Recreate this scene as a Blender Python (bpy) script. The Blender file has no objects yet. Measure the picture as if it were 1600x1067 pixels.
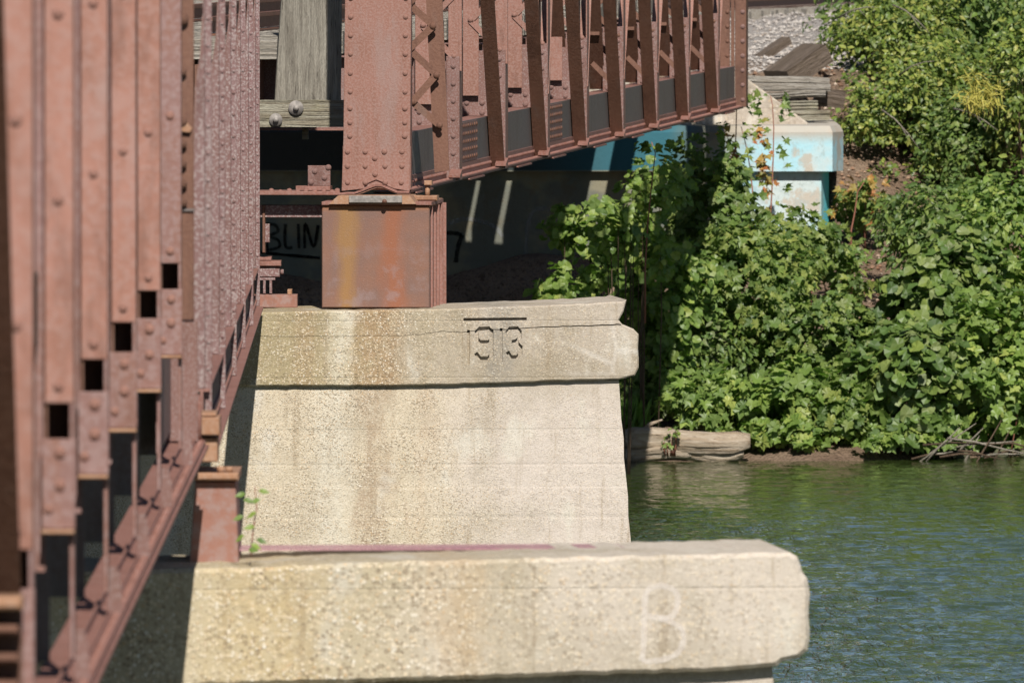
import bpy, math, random
import numpy as np
from mathutils import Vector, Matrix, noise as mnoise
R = math.radians
random.seed(7)
RNG = np.random.default_rng(11)
S = bpy.context.scene
COL = S.collection

# ---------------------------------------------------------------- camera, sky, sun, exposure
H = 6.4                         # eye height above the water (m)
F = 22440.0                     # focal length in pixels of the 1600 px wide frame
PITCH = math.atan(703.5 / F)
cam_d = bpy.data.cameras.new('camera')
cam_d.sensor_width = 36.0
cam_d.lens = F * 36.0 / 1600.0
cam_d.clip_start = 1.0
cam_d.clip_end = 5000.0
cam_d.dof.use_dof = True
cam_d.dof.focus_distance = 121.0
cam_d.dof.aperture_fstop = 12.0
cam = bpy.data.objects.new('camera', cam_d)
cam.location = (0, 0, H)
cam.rotation_euler = (math.pi / 2 - PITCH, 0, 0)
COL.objects.link(cam)
S.camera = cam

SUN_EL, SUN_AZ = 41.0, 5.5      # azimuth: degrees to the right of straight behind the camera
w = bpy.data.worlds.new('World')
S.world = w
w.use_nodes = True
wn = w.node_tree.nodes
sky = wn.new('ShaderNodeTexSky')
sky.sky_type = 'NISHITA'
sky.sun_disc = False
sky.sun_elevation = R(SUN_EL)
sky.sun_rotation = R(180 - SUN_AZ)
sky.air_density = 0.7
sky.dust_density = 0.2
wn['Background'].inputs['Strength'].default_value = 0.05
w.node_tree.links.new(sky.outputs[0], wn['Background'].inputs['Color'])
sd = bpy.data.lights.new('sun', 'SUN')
sd.energy = 4.9
sd.angle = R(0.53)
sd.color = (1.0, 0.955, 0.88)
sun = bpy.data.objects.new('sun', sd)
tosun = Vector((math.sin(R(SUN_AZ)) * math.cos(R(SUN_EL)), -math.cos(R(SUN_AZ)) * math.cos(R(SUN_EL)), math.sin(R(SUN_EL))))
sun.rotation_euler = (-tosun).to_track_quat('-Z', 'Y').to_euler()
sun.location = (20, -20, 60)
COL.objects.link(sun)
S.view_settings.view_transform = 'Standard'
S.view_settings.look = 'None'
S.view_settings.exposure = 0.50
S.view_settings.gamma = 1.0
S.view_settings.use_curve_mapping = False

# ---------------------------------------------------------------- helpers
CP, SP = math.cos(PITCH), math.sin(PITCH)
def ray(px, py):
    a = (px - 800) / F
    b = -(py - 533.5) / F
    return Vector((a, CP + b * SP, -SP + b * CP))
def at(px, py, Y):
    d = ray(px, py)
    t = Y / d.y
    return Vector((d.x * t, Y, H + d.z * t))
def atz(px, py, z):
    d = ray(px, py)
    t = (z - H) / d.z
    return Vector((d.x * t, d.y * t, z))

class Frame:
    """local frame: x along a face, y into depth, z up"""
    def __init__(s, origin, ang):
        s.o = Vector(origin); s.a = ang
        s.u = Vector((math.cos(ang), math.sin(ang), 0)); s.v = Vector((-math.sin(ang), math.cos(ang), 0))
    def px(s, px, py, y=0.0):
        d = ray(px, py)
        c = Vector((0, 0, H))
        n = s.v
        t = ((s.o + n * y) - c).dot(n) / d.dot(n)
        p = c + d * t - s.o
        return (p.dot(s.u), p.z)
    def loc(s, p):
        q = Vector(p) - s.o
        return Vector((q.dot(s.u), q.dot(s.v), q.z))

class MB:
    def __init__(s):
        s.v = []; s.f = []; s.sm = []
    def add(s, vs, fs, smooth=False):
        n = len(s.v)
        s.v.extend([tuple(x) for x in vs])
        s.f.extend([tuple(i + n for i in f) for f in fs])
        s.sm.extend([smooth] * len(fs))
        return s
    def box(s, x0, x1, y0, y1, z0, z1):
        vs = [(x, y, z) for z in (z0, z1) for y in (y0, y1) for x in (x0, x1)]
        return s.add(vs, [(0, 2, 3, 1), (4, 5, 7, 6), (0, 1, 5, 4), (2, 6, 7, 3), (0, 4, 6, 2), (1, 3, 7, 5)])
    def rbox(s, x0, x1, y0, y1, z0, z1, b=0.006):
        """box with chamfered edges seen from the front (y0 side)"""
        b = min(b, (x1 - x0) * .4, (z1 - z0) * .4, (y1 - y0) * .4)
        a = [(x0 + b, y0, z0 + b), (x1 - b, y0, z0 + b), (x1 - b, y0, z1 - b), (x0 + b, y0, z1 - b)]
        c = [(x0, y0 + b, z0), (x1, y0 + b, z0), (x1, y0 + b, z1), (x0, y0 + b, z1)]
        d = [(x0, y1, z0), (x1, y1, z0), (x1, y1, z1), (x0, y1, z1)]
        fs = [(0, 1, 2, 3)]
        for i in range(4):
            j = (i + 1) % 4
            fs.append((i, i + 4, j + 4, j)); fs.append((i + 4, i + 8, j + 8, j + 4))
        fs.append((11, 10, 9, 8))
        return s.add(a + c + d, fs)
    def prism(s, poly, y0, y1, bev=0.0):
        """poly: (x,z) list counter-clockwise seen from the front (-y)"""
        n = len(poly)
        if bev > 0:
            cx = sum(p[0] for p in poly) / n; cz = sum(p[1] for p in poly) / n
            ins = []
            for i in range(n):
                p0 = Vector(poly[i - 1]); p1 = Vector(poly[i]); p2 = Vector(poly[(i + 1) % n])
                e1 = (p1 - p0); e2 = (p2 - p1)
                e1 = e1.normalized() if e1.length > 1e-9 else Vector((1, 0)); e2 = e2.normalized() if e2.length > 1e-9 else e1
                nn = Vector((-e1.y - e2.y, e1.x + e2.x))
                nn = nn.normalized() if nn.length > 1e-6 else Vector((0, 0))
                ins.append((p1.x + nn.x * bev, p1.y + nn.y * bev))
            vs = [(x, y0, z) for x, z in ins] + [(x, y0 + bev, z) for x, z in poly] + [(x, y1, z) for x, z in poly]
            fs = [tuple(range(n))]
            for i in range(n):
                j = (i + 1) % n
                fs.append((i, i + n, j + n, j)); fs.append((i + n, i + 2 * n, j + 2 * n, j + n))
            fs.append(tuple(reversed(range(2 * n, 3 * n))))
            return s.add(vs, fs)
        vs = [(x, y0, z) for x, z in poly] + [(x, y1, z) for x, z in poly]
        fs = [tuple(range(n)), tuple(reversed(range(n, 2 * n)))]
        for i in range(n):
            j = (i + 1) % n
            fs.append((i, i + n, j + n, j))
        return s.add(vs, fs)
    def bar(s, p0, p1, wx, wt, up=(0, 0, 1), side=None):
        """rectangular bar from p0 to p1; side = direction of width wx"""
        p0 = Vector(p0); p1 = Vector(p1); d = (p1 - p0).normalized()
        sd_ = Vector(side) if side else d.cross(Vector(up))
        sd_ = (sd_ - d * sd_.dot(d)).normalized()
        th = d.cross(sd_).normalized()
        vs = []
        for p in (p0, p1):
            for a, b in ((-1, -1), (1, -1), (1, 1), (-1, 1)):
                vs.append(p + sd_ * a * wx / 2 + th * b * wt / 2)
        return s.add(vs, [(3, 2, 1, 0), (4, 5, 6, 7), (0, 1, 5, 4), (1, 2, 6, 5), (2, 3, 7, 6), (3, 0, 4, 7)])
    def tube(s, pts, rad, n=8, cap=True, jit=0.0):
        pts = [Vector(p) for p in pts]
        if not hasattr(rad, '__len__'): rad = [rad] * len(pts)
        vs = []; fs = []
        prev = None
        for i, p in enumerate(pts):
            d = (pts[min(i + 1, len(pts) - 1)] - pts[max(i - 1, 0)]).normalized()
            a = d.cross(Vector((0, 0, 1)) if abs(d.z) < .9 else Vector((1, 0, 0))) if prev is None else prev - d * prev.dot(d)
            a.normalize(); prev = a; b = d.cross(a)
            for k in range(n):
                t = 2 * math.pi * k / n
                rr = rad[i] * (1 + (random.random() - .5) * jit)
                vs.append(p + a * math.cos(t) * rr + b * math.sin(t) * rr)
        for i in range(len(pts) - 1):
            for k in range(n):
                k2 = (k + 1) % n
                fs.append((i * n + k, i * n + k2, (i + 1) * n + k2, (i + 1) * n + k))
        if cap:
            fs.append(tuple(reversed(range(n)))); fs.append(tuple(range((len(pts) - 1) * n, len(pts) * n)))
        return s.add(vs, fs, True)
    def dome(s, c, r, nrm=(0, -1, 0), n=8, h=.62):
        c = Vector(c); nn = Vector(nrm).normalized()
        a = nn.orthogonal().normalized(); b = nn.cross(a)
        vs = []
        for rr, hh in ((1.0, 0.0), (.86, .42), (.5, .8)):
            for k in range(n):
                t = 2 * math.pi * k / n
                vs.append(c + (a * math.cos(t) + b * math.sin(t)) * r * rr + nn * r * h * hh)
        vs.append(c + nn * r * h)
        fs = []
        for i in range(2):
            for k in range(n):
                k2 = (k + 1) % n
                fs.append((i * n + k, i * n + k2, (i + 1) * n + k2, (i + 1) * n + k))
        for k in range(n): fs.append((2 * n + k, 2 * n + (k + 1) % n, 3 * n))
        return s.add(vs, fs, True)
    def mesh(s, name, mat):
        me = bpy.data.meshes.new(name)
        me.from_pydata(s.v, [], s.f)
        me.polygons.foreach_set('use_smooth', s.sm)
        if mat: me.materials.append(mat)
        me.update()
        return me
    def build(s, name, mat, parent=None, kind=None, label=None):
        o = bpy.data.objects.new(name, s.mesh(name, mat))
        COL.objects.link(o)
        if parent: o.parent = parent
        if kind: o['kind'] = kind
        if label: o['label'] = label
        return o
def tag(o, label, cat, group=None):
    o['label'] = label; o['category'] = cat
    if group: o['group'] = group
    return o
def thing(name, label, cat, loc=(0, 0, 0), rz=0.0, group=None):
    o = bpy.data.objects.new(name, None)
    o.empty_display_size = 0.3
    o.location = loc; o.rotation_euler = (0, 0, rz)
    COL.objects.link(o)
    return tag(o, label, cat, group)
def inst(name, me, parent, loc, rot=(0, 0, 0), sc=(1, 1, 1)):
    o = bpy.data.objects.new(name, me)
    o.parent = parent; o.location = loc; o.rotation_euler = rot; o.scale = sc
    COL.objects.link(o)
    return o

# ---------------------------------------------------------------- node helper
class NT:
    def __init__(s, name):
        s.m = bpy.data.materials.new(name); s.m.use_nodes = True
        s.t = s.m.node_tree; s.n = s.t.nodes
        s.b = s.n['Principled BSDF']; s.out = s.n['Material Output']
        s.tc = s.n.new('ShaderNodeTexCoord')
        s.obj = s.tc.outputs['Object']
    def L(s, a, b): s.t.links.new(a, b)
    def setin(s, sock, v):
        if isinstance(v, bpy.types.NodeSocket): s.L(v, sock)
        elif isinstance(v, (tuple, list)) and len(v) == 3 and sock.type == 'RGBA': sock.default_value = (*v, 1)
        else: sock.default_value = v
    def mapv(s, vec, scale=(1, 1, 1), loc=(0, 0, 0), rot=(0, 0, 0)):
        n = s.n.new('ShaderNodeMapping'); s.L(vec, n.inputs[0])
        n.inputs['Scale'].default_value = scale; n.inputs['Location'].default_value = loc; n.inputs['Rotation'].default_value = rot
        return n.outputs[0]
    def noise(s, sc, det=4, rough=.55, vec=None, dist=0.0, color=False):
        n = s.n.new('ShaderNodeTexNoise'); s.L(vec or s.obj, n.inputs['Vector'])
        n.inputs['Scale'].default_value = sc; n.inputs['Detail'].default_value = det
        n.inputs['Roughness'].default_value = rough; n.inputs['Distortion'].default_value = dist
        return n.outputs['Color' if color else 'Fac']
    def voro(s, sc, vec=None, feat='F1', out='Distance', rnd=1.0):
        n = s.n.new('ShaderNodeTexVoronoi'); s.L(vec or s.obj, n.inputs['Vector'])
        n.feature = feat; n.inputs['Scale'].default_value = sc; n.inputs['Randomness'].default_value = rnd
        return n.outputs[out]
    def ramp(s, v, pts, interp='LINEAR'):
        n = s.n.new('ShaderNodeValToRGB'); s.L(v, n.inputs[0]); n.color_ramp.interpolation = interp
        e = n.color_ramp.elements
        while len(e) < len(pts): e.new(.5)
        for i, (p, c) in enumerate(pts):
            e[i].position = p
            e[i].color = (*c, 1) if isinstance(c, (tuple, list)) else (c, c, c, 1)
        return n.outputs[0]
    def mr(s, v, a, b, c=0.0, d=1.0, smooth=True):
        n = s.n.new('ShaderNodeMapRange'); n.clamp = True
        n.interpolation_type = 'SMOOTHSTEP' if smooth else 'LINEAR'
        s.setin(n.inputs[0], v)
        for i, q in enumerate((a, b, c, d)): n.inputs[i + 1].default_value = q
        return n.outputs[0]
    def mix(s, f, a, b, mode='MIX'):
        n = s.n.new('ShaderNodeMix'); n.data_type = 'RGBA'; n.blend_type = mode
        s.setin(n.inputs[0], f); s.setin(n.inputs[6], a); s.setin(n.inputs[7], b)
        return n.outputs[2]
    def math(s, op, a, b=0.0):
        n = s.n.new('ShaderNodeMath'); n.operation = op
        s.setin(n.inputs[0], a); s.setin(n.inputs[1], b)
        return n.outputs[0]
    def xyz(s, vec=None):
        n = s.n.new('ShaderNodeSeparateXYZ'); s.L(vec or s.obj, n.inputs[0]); return n.outputs
    def bump(s, h, dist=.01, strength=1.0, prev=None):
        n = s.n.new('ShaderNodeBump'); s.L(h, n.inputs['Height'])
        n.inputs['Distance'].default_value = dist; n.inputs['Strength'].default_value = strength
        if prev: s.L(prev, n.inputs['Normal'])
        s.L(n.outputs[0], s.b.inputs['Normal'])
        return n.outputs[0]
    def fin(s, col, rough=.8, spec=.3, metal=0.0):
        s.setin(s.b.inputs['Base Color'], col); s.setin(s.b.inputs['Roughness'], rough)
        s.b.inputs['Specular IOR Level'].default_value = spec; s.b.inputs['Metallic'].default_value = metal
        return s.m
def objrand(t):
    n = t.n.new('ShaderNodeObjectInfo'); return n.outputs['Random']
def islrand(t):
    n = t.n.new('ShaderNodeNewGeometry'); return n.outputs['Random Per Island']
def addm(t, a, b, scale=1.0):   # offset object coords by a random number so that copies differ
    n = t.n.new('ShaderNodeVectorMath'); n.operation = 'ADD'
    t.L(a, n.inputs[0])
    c = t.n.new('ShaderNodeCombineXYZ'); m = t.math('MULTIPLY', b, scale)
    t.L(m, c.inputs[0]); t.L(m, c.inputs[2]); t.L(c.outputs[0], n.inputs[1])
    return n.outputs[0]

# ---------------------------------------------------------------- materials
def steel(name, base, rust, fade, mottle=.5, fine=55, streak=.4, rough=.62, lo=.42, hi=.62):
    t = NT(name)
    v = addm(t, t.obj, objrand(t), 37.0)
    big = t.noise(1.7, 5, .6, v)
    fin_ = t.noise(fine, 5, .65, v)
    st = t.noise(6, 5, .6, t.mapv(v, (2.2, 2.2, .22)))
    c = t.mix(t.mr(big, .35, .68), base, tuple(.5 * (a + b) for a, b in zip(base, rust)))
    c = t.mix(t.math('MULTIPLY', t.mr(st, .50, .72), streak), c, rust)
    c = t.mix(t.math('MULTIPLY', t.mr(fin_, lo, hi), mottle), c, fade)
    gr_ = t.noise(2.6, 6, .7, t.mapv(v, (1.3, 1.3, .35), (4, 1, 9)))
    c = t.mix(t.mr(gr_, .52, .70, 0, .55), c, tuple(a * .6 for a in rust))
    c = t.mix(t.mr(gr_, .44, .30, 0, .35), c, tuple(.5 * (a + sum(fade) / 3) for a in fade))
    sp = t.noise(140, 3, .7, v)
    c = t.mix(t.mr(sp, .66, .76, 0, .55), c, tuple(a * .35 for a in rust))
    m = t.fin(c, t.mr(fin_, .3, .7, rough - .1, rough + .2), .35)
    t.bump(t.math('ADD', fin_, t.math('MULTIPLY', sp, .4)), .0035, .9)
    return m
M = {}
M['pink'] = steel('red_lead_painted_steel', (.225, .106, .080), (.15, .066, .042), (.265, .165, .14), .65, streak=.6)
M['pinkA'] = steel('red_lead_painted_steel_smooth', (.29, .14, .105), (.19, .085, .058), (.30, .19, .165), .5, 24, .7)
M['tiepl'] = steel('weathered_tie_plate_steel', (.19, .105, .095), (.20, .09, .058), (.25, .17, .16), .7, 30, .5)
M['lilac'] = steel('faded_mottled_steel', (.165, .092, .088), (.125, .058, .045), (.31, .26, .25), .75, 62, .4, .7, .46, .62)
M['gusset'] = steel('faded_gusset_steel', (.175, .093, .08), (.12, .052, .036), (.26, .20, .19), .65, 70, .45, .7, .46, .64)
M['brown'] = steel('brown_rusted_steel', (.13, .06, .038), (.085, .037, .024), (.18, .095, .066), .45, 45, .6)
M['web'] = steel('dark_grey_weathered_web', (.115, .095, .09), (.10, .065, .05), (.15, .13, .125), .6, 40, .7, .6)
M['chord'] = steel('chord_flange_rusted_steel', (.22, .10, .078), (.15, .06, .038), (.26, .16, .14), .5, 50, .6)
M['shoe'] = steel('tan_rusted_bearing_steel', (.30, .165, .095), (.22, .095, .045), (.33, .22, .16), .5, 40, .5)

def pedestal_mat():
    t = NT('pedestal_rust_streaked_steel')
    x, y, z = t.xyz()
    v = t.obj
    wob = t.noise(2.2, 4, .6, t.mapv(v, (1.6, 1, .5)))
    xs = t.math('ADD', x, t.math('MULTIPLY', t.math('SUBTRACT', wob, .5), .28))
    c = t.mix(t.mr(t.noise(3.2, 5, .6), .35, .65), (.185, .095, .066), (.155, .092, .074))
    gs = t.math('MULTIPLY', t.mr(xs, .09, .19), t.mr(xs, .23, .34, 1, 0))
    c = t.mix(t.math('MULTIPLY', gs, .75), c, (.25, .135, .045))
    rs = t.math('MULTIPLY', t.mr(xs, .48, .60), t.mr(xs, .62, .74, 1, 0))
    c = t.mix(t.math('MULTIPLY', rs, .75), c, (.24, .085, .04))
    gl = t.math('MULTIPLY', t.mr(t.noise(5.5, 4, .6), .5, .66), t.mr(z, .75, .1, .05, .5))
    c = t.mix(gl, c, (.22, .165, .165))
    c = t.mix(t.mr(z, .79, .86, 0, .8), c, (.30, .12, .045))
    f = t.noise(70, 4, .7)
    c = t.mix(t.mr(f, .58, .7, 0, .5), c, (.28, .2, .175))
    c = t.mix(t.mr(t.noise(120, 3, .7), .62, .72, 0, .7), c, (.10, .05, .03))
    t.bump(f, .004, .9)
    return t.fin(c, .75, .3)
M['ped'] = pedestal_mat()
M['ped2'] = steel('blurred_pedestal_steel', (.24, .115, .085), (.21, .085, .055), (.26, .21, .20), .5, 14, .5)

def concrete(name, warm=(.46, .38, .26), grey=(.44, .385, .335), stains=(), xg=(-1.0, .6), agg=70.0, white=None, dark=.0):
    """exposed-aggregate concrete; stains: (x centre, half width, colour, amount, z soft)"""
    t = NT(name)
    x, y, z = t.xyz()
    n1 = t.noise(1.1, 6, .62)
    wob = t.math('MULTIPLY', t.math('SUBTRACT', t.noise(1.4, 5, .6), .5), 1.3)
    xs = t.math('ADD', x, wob)
    c = t.mix(t.mr(xs, xg[0], xg[1]), warm, grey)
    c = t.mix(t.mr(n1, .42, .66, 0, .55), c, tuple(a * .60 for a in warm))
    patch = t.noise(2.6, 4, .55, t.mapv(t.obj, (1, 1, .55)))
    c = t.mix(t.mr(patch, .56, .66, 0, .7), c, (.50, .47, .41))
    st = t.noise(5, 5, .65, t.mapv(t.obj, (1.5, 1, .13)))
    c = t.mix(t.mr(st, .54, .70, 0, .5), c, (.22, .165, .10))
    for (sx, hw, col, am, rag) in stains:
        xx = t.math('ADD', x, t.math('MULTIPLY', t.math('SUBTRACT', t.noise(3.1, 5, .65, t.mapv(t.obj, (1.2, 1, .4), (sx, 0, 3))), .5), rag))
        mk = t.math('MULTIPLY', t.mr(xx, sx - hw * 1.5, sx - hw * .3), t.mr(xx, sx + hw * .3, sx + hw * 1.5, 1, 0))
        mk = t.math('MULTIPLY', mk, t.mr(t.noise(9, 5, .7), .3, .62, .25, 1))
        c = t.mix(t.math('MULTIPLY', mk, am), c, col)
    # pebbles that stand out of the worn face
    vc = t.voro(agg, None, 'F1', 'Color'); vd = t.voro(agg, None, 'F1', 'Distance')
    vr = t.xyz(vc)[0]
    worn = t.math('MULTIPLY', t.mr(t.noise(2.0, 5, .65), .38, .60, .38, 1), t.mr(xs, xg[0] + .1, xg[1] + .2, 1, .45))
    peb = t.math('MULTIPLY', t.math('MULTIPLY', t.mr(vr, .45, .62), t.mr(vd, .45, .62, 1, 0)), worn)
    c = t.mix(t.math('MULTIPLY', peb, .8), c, t.ramp(t.xyz(vc)[1], [(0, (.62, .50, .34)), (.45, (.66, .60, .50)), (.75, (.45, .30, .16)), (1, (.74, .70, .62))]))
    pit = t.math('MULTIPLY', t.math('MULTIPLY', t.mr(vr, .30, .12), t.mr(vd, .5, .7, 1, 0)), worn)
    c = t.mix(t.math('MULTIPLY', pit, .65), c, (.17, .125, .08))
    fine = t.noise(170, 3, .7)
    c = t.mix(t.mr(fine, .53, .66, 0, .5), c, (.22, .165, .11))
    c = t.mix(t.mr(fine, .44, .34, 0, .5), c, (.66, .60, .50))
    c = t.mix(t.mr(z, .55, .15), c, (.10, .10, .06))
    if dark: c = t.mix(dark, c, (.06, .06, .05))
    if white:
        wx0, wx1, wz0, wz1 = white
        vein = t.voro(2.6, t.mapv(t.obj, (1, 1, .8), (.3, 0, .2)), 'DISTANCE_TO_EDGE')
        wm = t.math('MULTIPLY', t.mr(t.math('ADD', vein, t.math('MULTIPLY', t.noise(9, 4), .05)), .03, .10, 1, 0), t.mr(x, wx0, wx1))
        wm = t.math('MULTIPLY', wm, t.math('MULTIPLY', t.mr(z, wz0, wz0 + .05), t.mr(z, wz1 - .2, wz1, 1, 0)))
        c = t.mix(t.math('MULTIPLY', wm, .18), c, (.75, .73, .70))
    h = t.math('ADD', t.math('SUBTRACT', peb, pit), t.math('MULTIPLY', fine, .8))
    h2 = t.noise(4, 6, .6)
    nb = t.bump(t.math('ADD', h2, t.math('MULTIPLY', t.mr(t.voro(1.0, t.mapv(t.obj, (0, 0, 2.3)), 'DISTANCE_TO_EDGE'), 0, .02, -.12, 0), 1.0)), .03, .6)
    t.bump(h, .0045, .8, nb)
    return t.fin(c, .92, .15)
RUST = (.27, .17, .09); OLIVE = (.25, .205, .115); SOOT = (.20, .185, .16)
M['capconc'] = concrete('pier_cap_concrete', (.31, .255, .155), (.37, .32, .265), [(-.33, .22, RUST, .75, .5), (-.95, .10, RUST, .6, .2), (-.62, .10, (.52, .48, .38), .7, .3), (.72, .12, SOOT, .7, .3), (-1.12, .2, OLIVE, .6, .3), (.20, .25, OLIVE, .3, .5)], (-.6, .5), 75, (1.05, 1.5, 2.36, 2.95))
M['bodyconc'] = concrete('pier_body_concrete', (.47, .405, .305), (.47, .415, .37), [(-.36, .14, (.27, .19, .125), .6, .9), (.05, .08, (.36, .25, .165), .3, .9), (-.70, .16, (.56, .53, .45), .6, .3)], (-.2, .9), 95)
M['nearconc'] = concrete('near_pier_concrete', (.44, .375, .26), (.47, .415, .355), [(-.45, .22, OLIVE, .3, .7), (.25, .2, OLIVE, .35, .6), (-.95, .3, (.40, .29, .13), .5, .4), (.05, .15, (.38, .25, .13), .4, .8)], (-1.0, .9), 50)
M['abutconc'] = concrete('abutment_concrete', (.33, .28, .21), (.36, .31, .26), [], (-4, 4), 30)

def blue_conc():
    t = NT('abutment_blue_painted_concrete')
    x, y, z = t.xyz()
    n = t.noise(1.6, 5, .6); nf = t.noise(14, 5, .7)
    c = t.mix(t.mr(n, .40, .62), (.31, .50, .56), (.42, .475, .47))
    c = t.mix(t.math('MULTIPLY', t.mr(t.noise(2.6, 5, .65, t.mapv(t.obj, (1, 1, 1), (7, 0, 2))), .53, .60), .75), c, (.38, .31, .24))
    c = t.mix(t.mr(t.noise(7, 6, .75), .52, .62, 0, .5), c, (.27, .33, .33))
    c = t.mix(t.mr(z, .30, .47, 0, .85), c, (.36, .30, .24))
    c = t.mix(t.mr(nf, .55, .75, 0, .6), c, (.30, .30, .27))
    c = t.mix(t.math('MULTIPLY', t.mr(x, 3.62, 3.74), t.mr(z, .02, -.04)), c, (.10, .50, .56))
    c = t.mix(t.mr(x, 3.0, 2.2, 0, .9), c, t.mix(t.mr(t.noise(2, 3), .4, .6), (.17, .14, .08), (.09, .085, .06)))  # shade under the bridge painted in: wall and cap turn dark leftward
    c = t.mix(t.math('MULTIPLY', t.mr(x, 2.4, 1.8), t.mr(z, 0, .02)), c, t.mix(t.mr(x, 1.6, -.4), (.03, .11, .14), (.03, .03, .028)))  # deck shade painted on the cap: dark teal, then near black further left
    t.bump(nf, .01, .7)
    return t.fin(c, .85, .2)
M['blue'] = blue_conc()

def wood(name, a, b, c3, axis='x', sc=1.0, moss=0.0):
    t = NT(name)
    v = addm(t, t.obj, objrand(t), 11.0)
    s1 = {'x': (.35, 9, 9), 'z': (9, 9, .35), 'y': (9, .35, 9)}[axis]
    g = t.noise(3.2 * sc, 6, .65, t.mapv(v, s1), .6)
    g2 = t.noise(11 * sc, 4, .7, t.mapv(v, s1), .3)
    c = t.mix(t.mr(g, .35, .62), a, b)
    c = t.mix(t.mr(g2, .57, .68), c, c3)
    if moss: c = t.mix(t.mr(t.noise(4, 4, .6), .45, .7, 0, moss), c, (.25, .24, .10))
    t.bump(t.math('ADD', g, t.math('MULTIPLY', g2, .8)), .03, 1.0)
    return t.fin(c, .88, .15)
M['postwood'] = wood('weathered_grey_timber_upright', (.30, .275, .23), (.19, .17, .14), (.05, .04, .032), 'z', 1.0)
M['beamwood'] = wood('weathered_green_grey_timber', (.33, .31, .245), (.22, .19, .14), (.07, .045, .03), 'x', 1.2, .3)
M['tie'] = wood('old_creosoted_tie', (.16, .125, .10), (.10, .075, .055), (.03, .022, .016), 'x', 1.2)
M['greytie'] = wood('bleached_tie', (.38, .35, .31), (.27, .24, .20), (.08, .06, .05), 'x', 1.2)
M['log'] = wood('bleached_driftwood', (.44, .37, .29), (.30, .23, .16), (.09, .06, .04), 'x', .8)
M['stem'] = wood('shrub_bark', (.13, .09, .06), (.09, .06, .04), (.03, .02, .015), 'z', 1.0)
M['redstem'] = NT('reddish_twig').fin((.22, .09, .06), .7, .3)

def simple(name, col, rough=.7, spec=.3):
    t = NT(name)
    n = t.noise(25, 4, .6)
    return t.fin(t.mix(t.mr(n, .35, .65), col, tuple(a * .6 for a in col)), rough, spec)
M['rail'] = simple('rusty_rail_steel', (.17, .075, .045), .6)
M['bolt'] = simple('grey_galvanised_washer', (.26, .235, .215), .6)
M['soot'] = simple('faded_black_spray_paint', (.012, .012, .014))
M['grspray'] = simple('grey_spray_paint', (.20, .22, .23))
M['whspray'] = simple('white_spray_paint', (.66, .60, .56), .9, .1)
M['purple'] = simple('purple_spray_paint', (.42, .13, .22), .8)
M['stone'] = None

def gravel_mat():
    t = NT('pale_ballast_stone')
    r = islrand(t)
    c = t.ramp(r, [(0, (.25, .22, .20)), (.35, (.33, .30, .275)), (.7, (.40, .37, .345)), (1, (.29, .24, .20))])
    return t.fin(c, .9, .15)
M['stone'] = gravel_mat()
def ground_mat():
    t = NT('bank_soil_and_ballast')
    x, y, z = t.xyz()
    n = t.noise(1.2, 6, .6)
    soil = t.mix(t.mr(n, .35, .65), (.17, .115, .08), (.25, .18, .13))
    soil = t.mix(t.mr(t.noise(18, 5, .7), .5, .66, 0, .7), soil, (.07, .045, .03))
    v = t.voro(22, None, 'F1', 'Color')
    gr = t.ramp(t.xyz(v)[0], [(0, (.24, .21, .19)), (.5, (.34, .31, .29)), (1, (.42, .39, .36))])
    gd = t.mr(t.voro(22), .2, .7, 1, .35)
    gr = t.mix(gd, (.28, .25, .23), gr)
    yy = t.math('ADD', y, t.math('MULTIPLY', t.math('SUBTRACT', t.noise(.5, 4), .5), 6))
    c = t.mix(t.mr(yy, 177.0, 180.5), soil, gr)
    t.bump(t.math('ADD', t.noise(9, 6, .7), t.math('MULTIPLY', gd, .5)), .06, 1.0)
    return t.fin(c, .95, .1)
M['ground'] = ground_mat()

def water_mat():
    t = NT('river_water')
    x, y, z = t.xyz()
    v1 = t.mapv(t.obj, (2.6, .85, 1), (0, 0, 0), (0, 0, R(8)))
    v2 = t.mapv(t.obj, (6.5, 1.9, 1), (3, 9, 0), (0, 0, R(-6)))
    a = t.noise(1.0, 3, .5, v1, .4)
    b = t.noise(1.0, 4, .6, v2, .5)
    c_ = t.noise(1.0, 2, .5, t.mapv(t.obj, (17, 5, 1)), .2)
    wind = t.noise(.16, 2, .5, t.mapv(t.obj, (1.6, .35, 1), (2.2, 1.4, 0)))
    amp = t.math('MULTIPLY', t.mr(y, 150, 128, .15, .5), t.mr(wind, .38, .60, .45, 1.0))
    pk = t.math('POWER', t.mr(b, .42, .78, 0, 1, False), 1.6)
    h = t.math('MULTIPLY', t.math('ADD', t.math('ADD', t.math('MULTIPLY', a, .55), t.math('MULTIPLY', pk, .62)), t.math('MULTIPLY', c_, .10)), amp)
    t.bump(h, .30, 1.0)
    t.b.inputs['IOR'].default_value = 1.33
    return t.fin((.034, .052, .012), .03, .5)
M['water'] = water_mat()

def leafmat(name, cols, trans=(.20, .42, .04), rough=.48, tw=.30, spec=.4):
    t = NT(name)
    r = t.math('FRACT', t.math('ADD', islrand(t), t.math('MULTIPLY', objrand(t), 7.31)))
    k = len(cols)
    c = t.ramp(r, [(i / (k - 1), (min(1, q[0] * 1.28), min(1, q[1] * 1.16), q[2] * 1.1)) for i, q in enumerate(cols)])
    big = t.noise(1.3, 3, .6)
    c = t.mix(t.mr(big, .4, .65, 0, .35), c, tuple(a * .6 for a in cols[0]))
    t.fin(c, rough, spec)
    tr = t.n.new('ShaderNodeBsdfTranslucent'); tr.inputs[0].default_value = (*trans, 1)
    mx = t.n.new('ShaderNodeMixShader'); mx.inputs[0].default_value = tw
    t.L(t.b.outputs[0], mx.inputs[1]); t.L(tr.outputs[0], mx.inputs[2]); t.L(mx.outputs[0], t.out.inputs[0])
    return t.m
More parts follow.
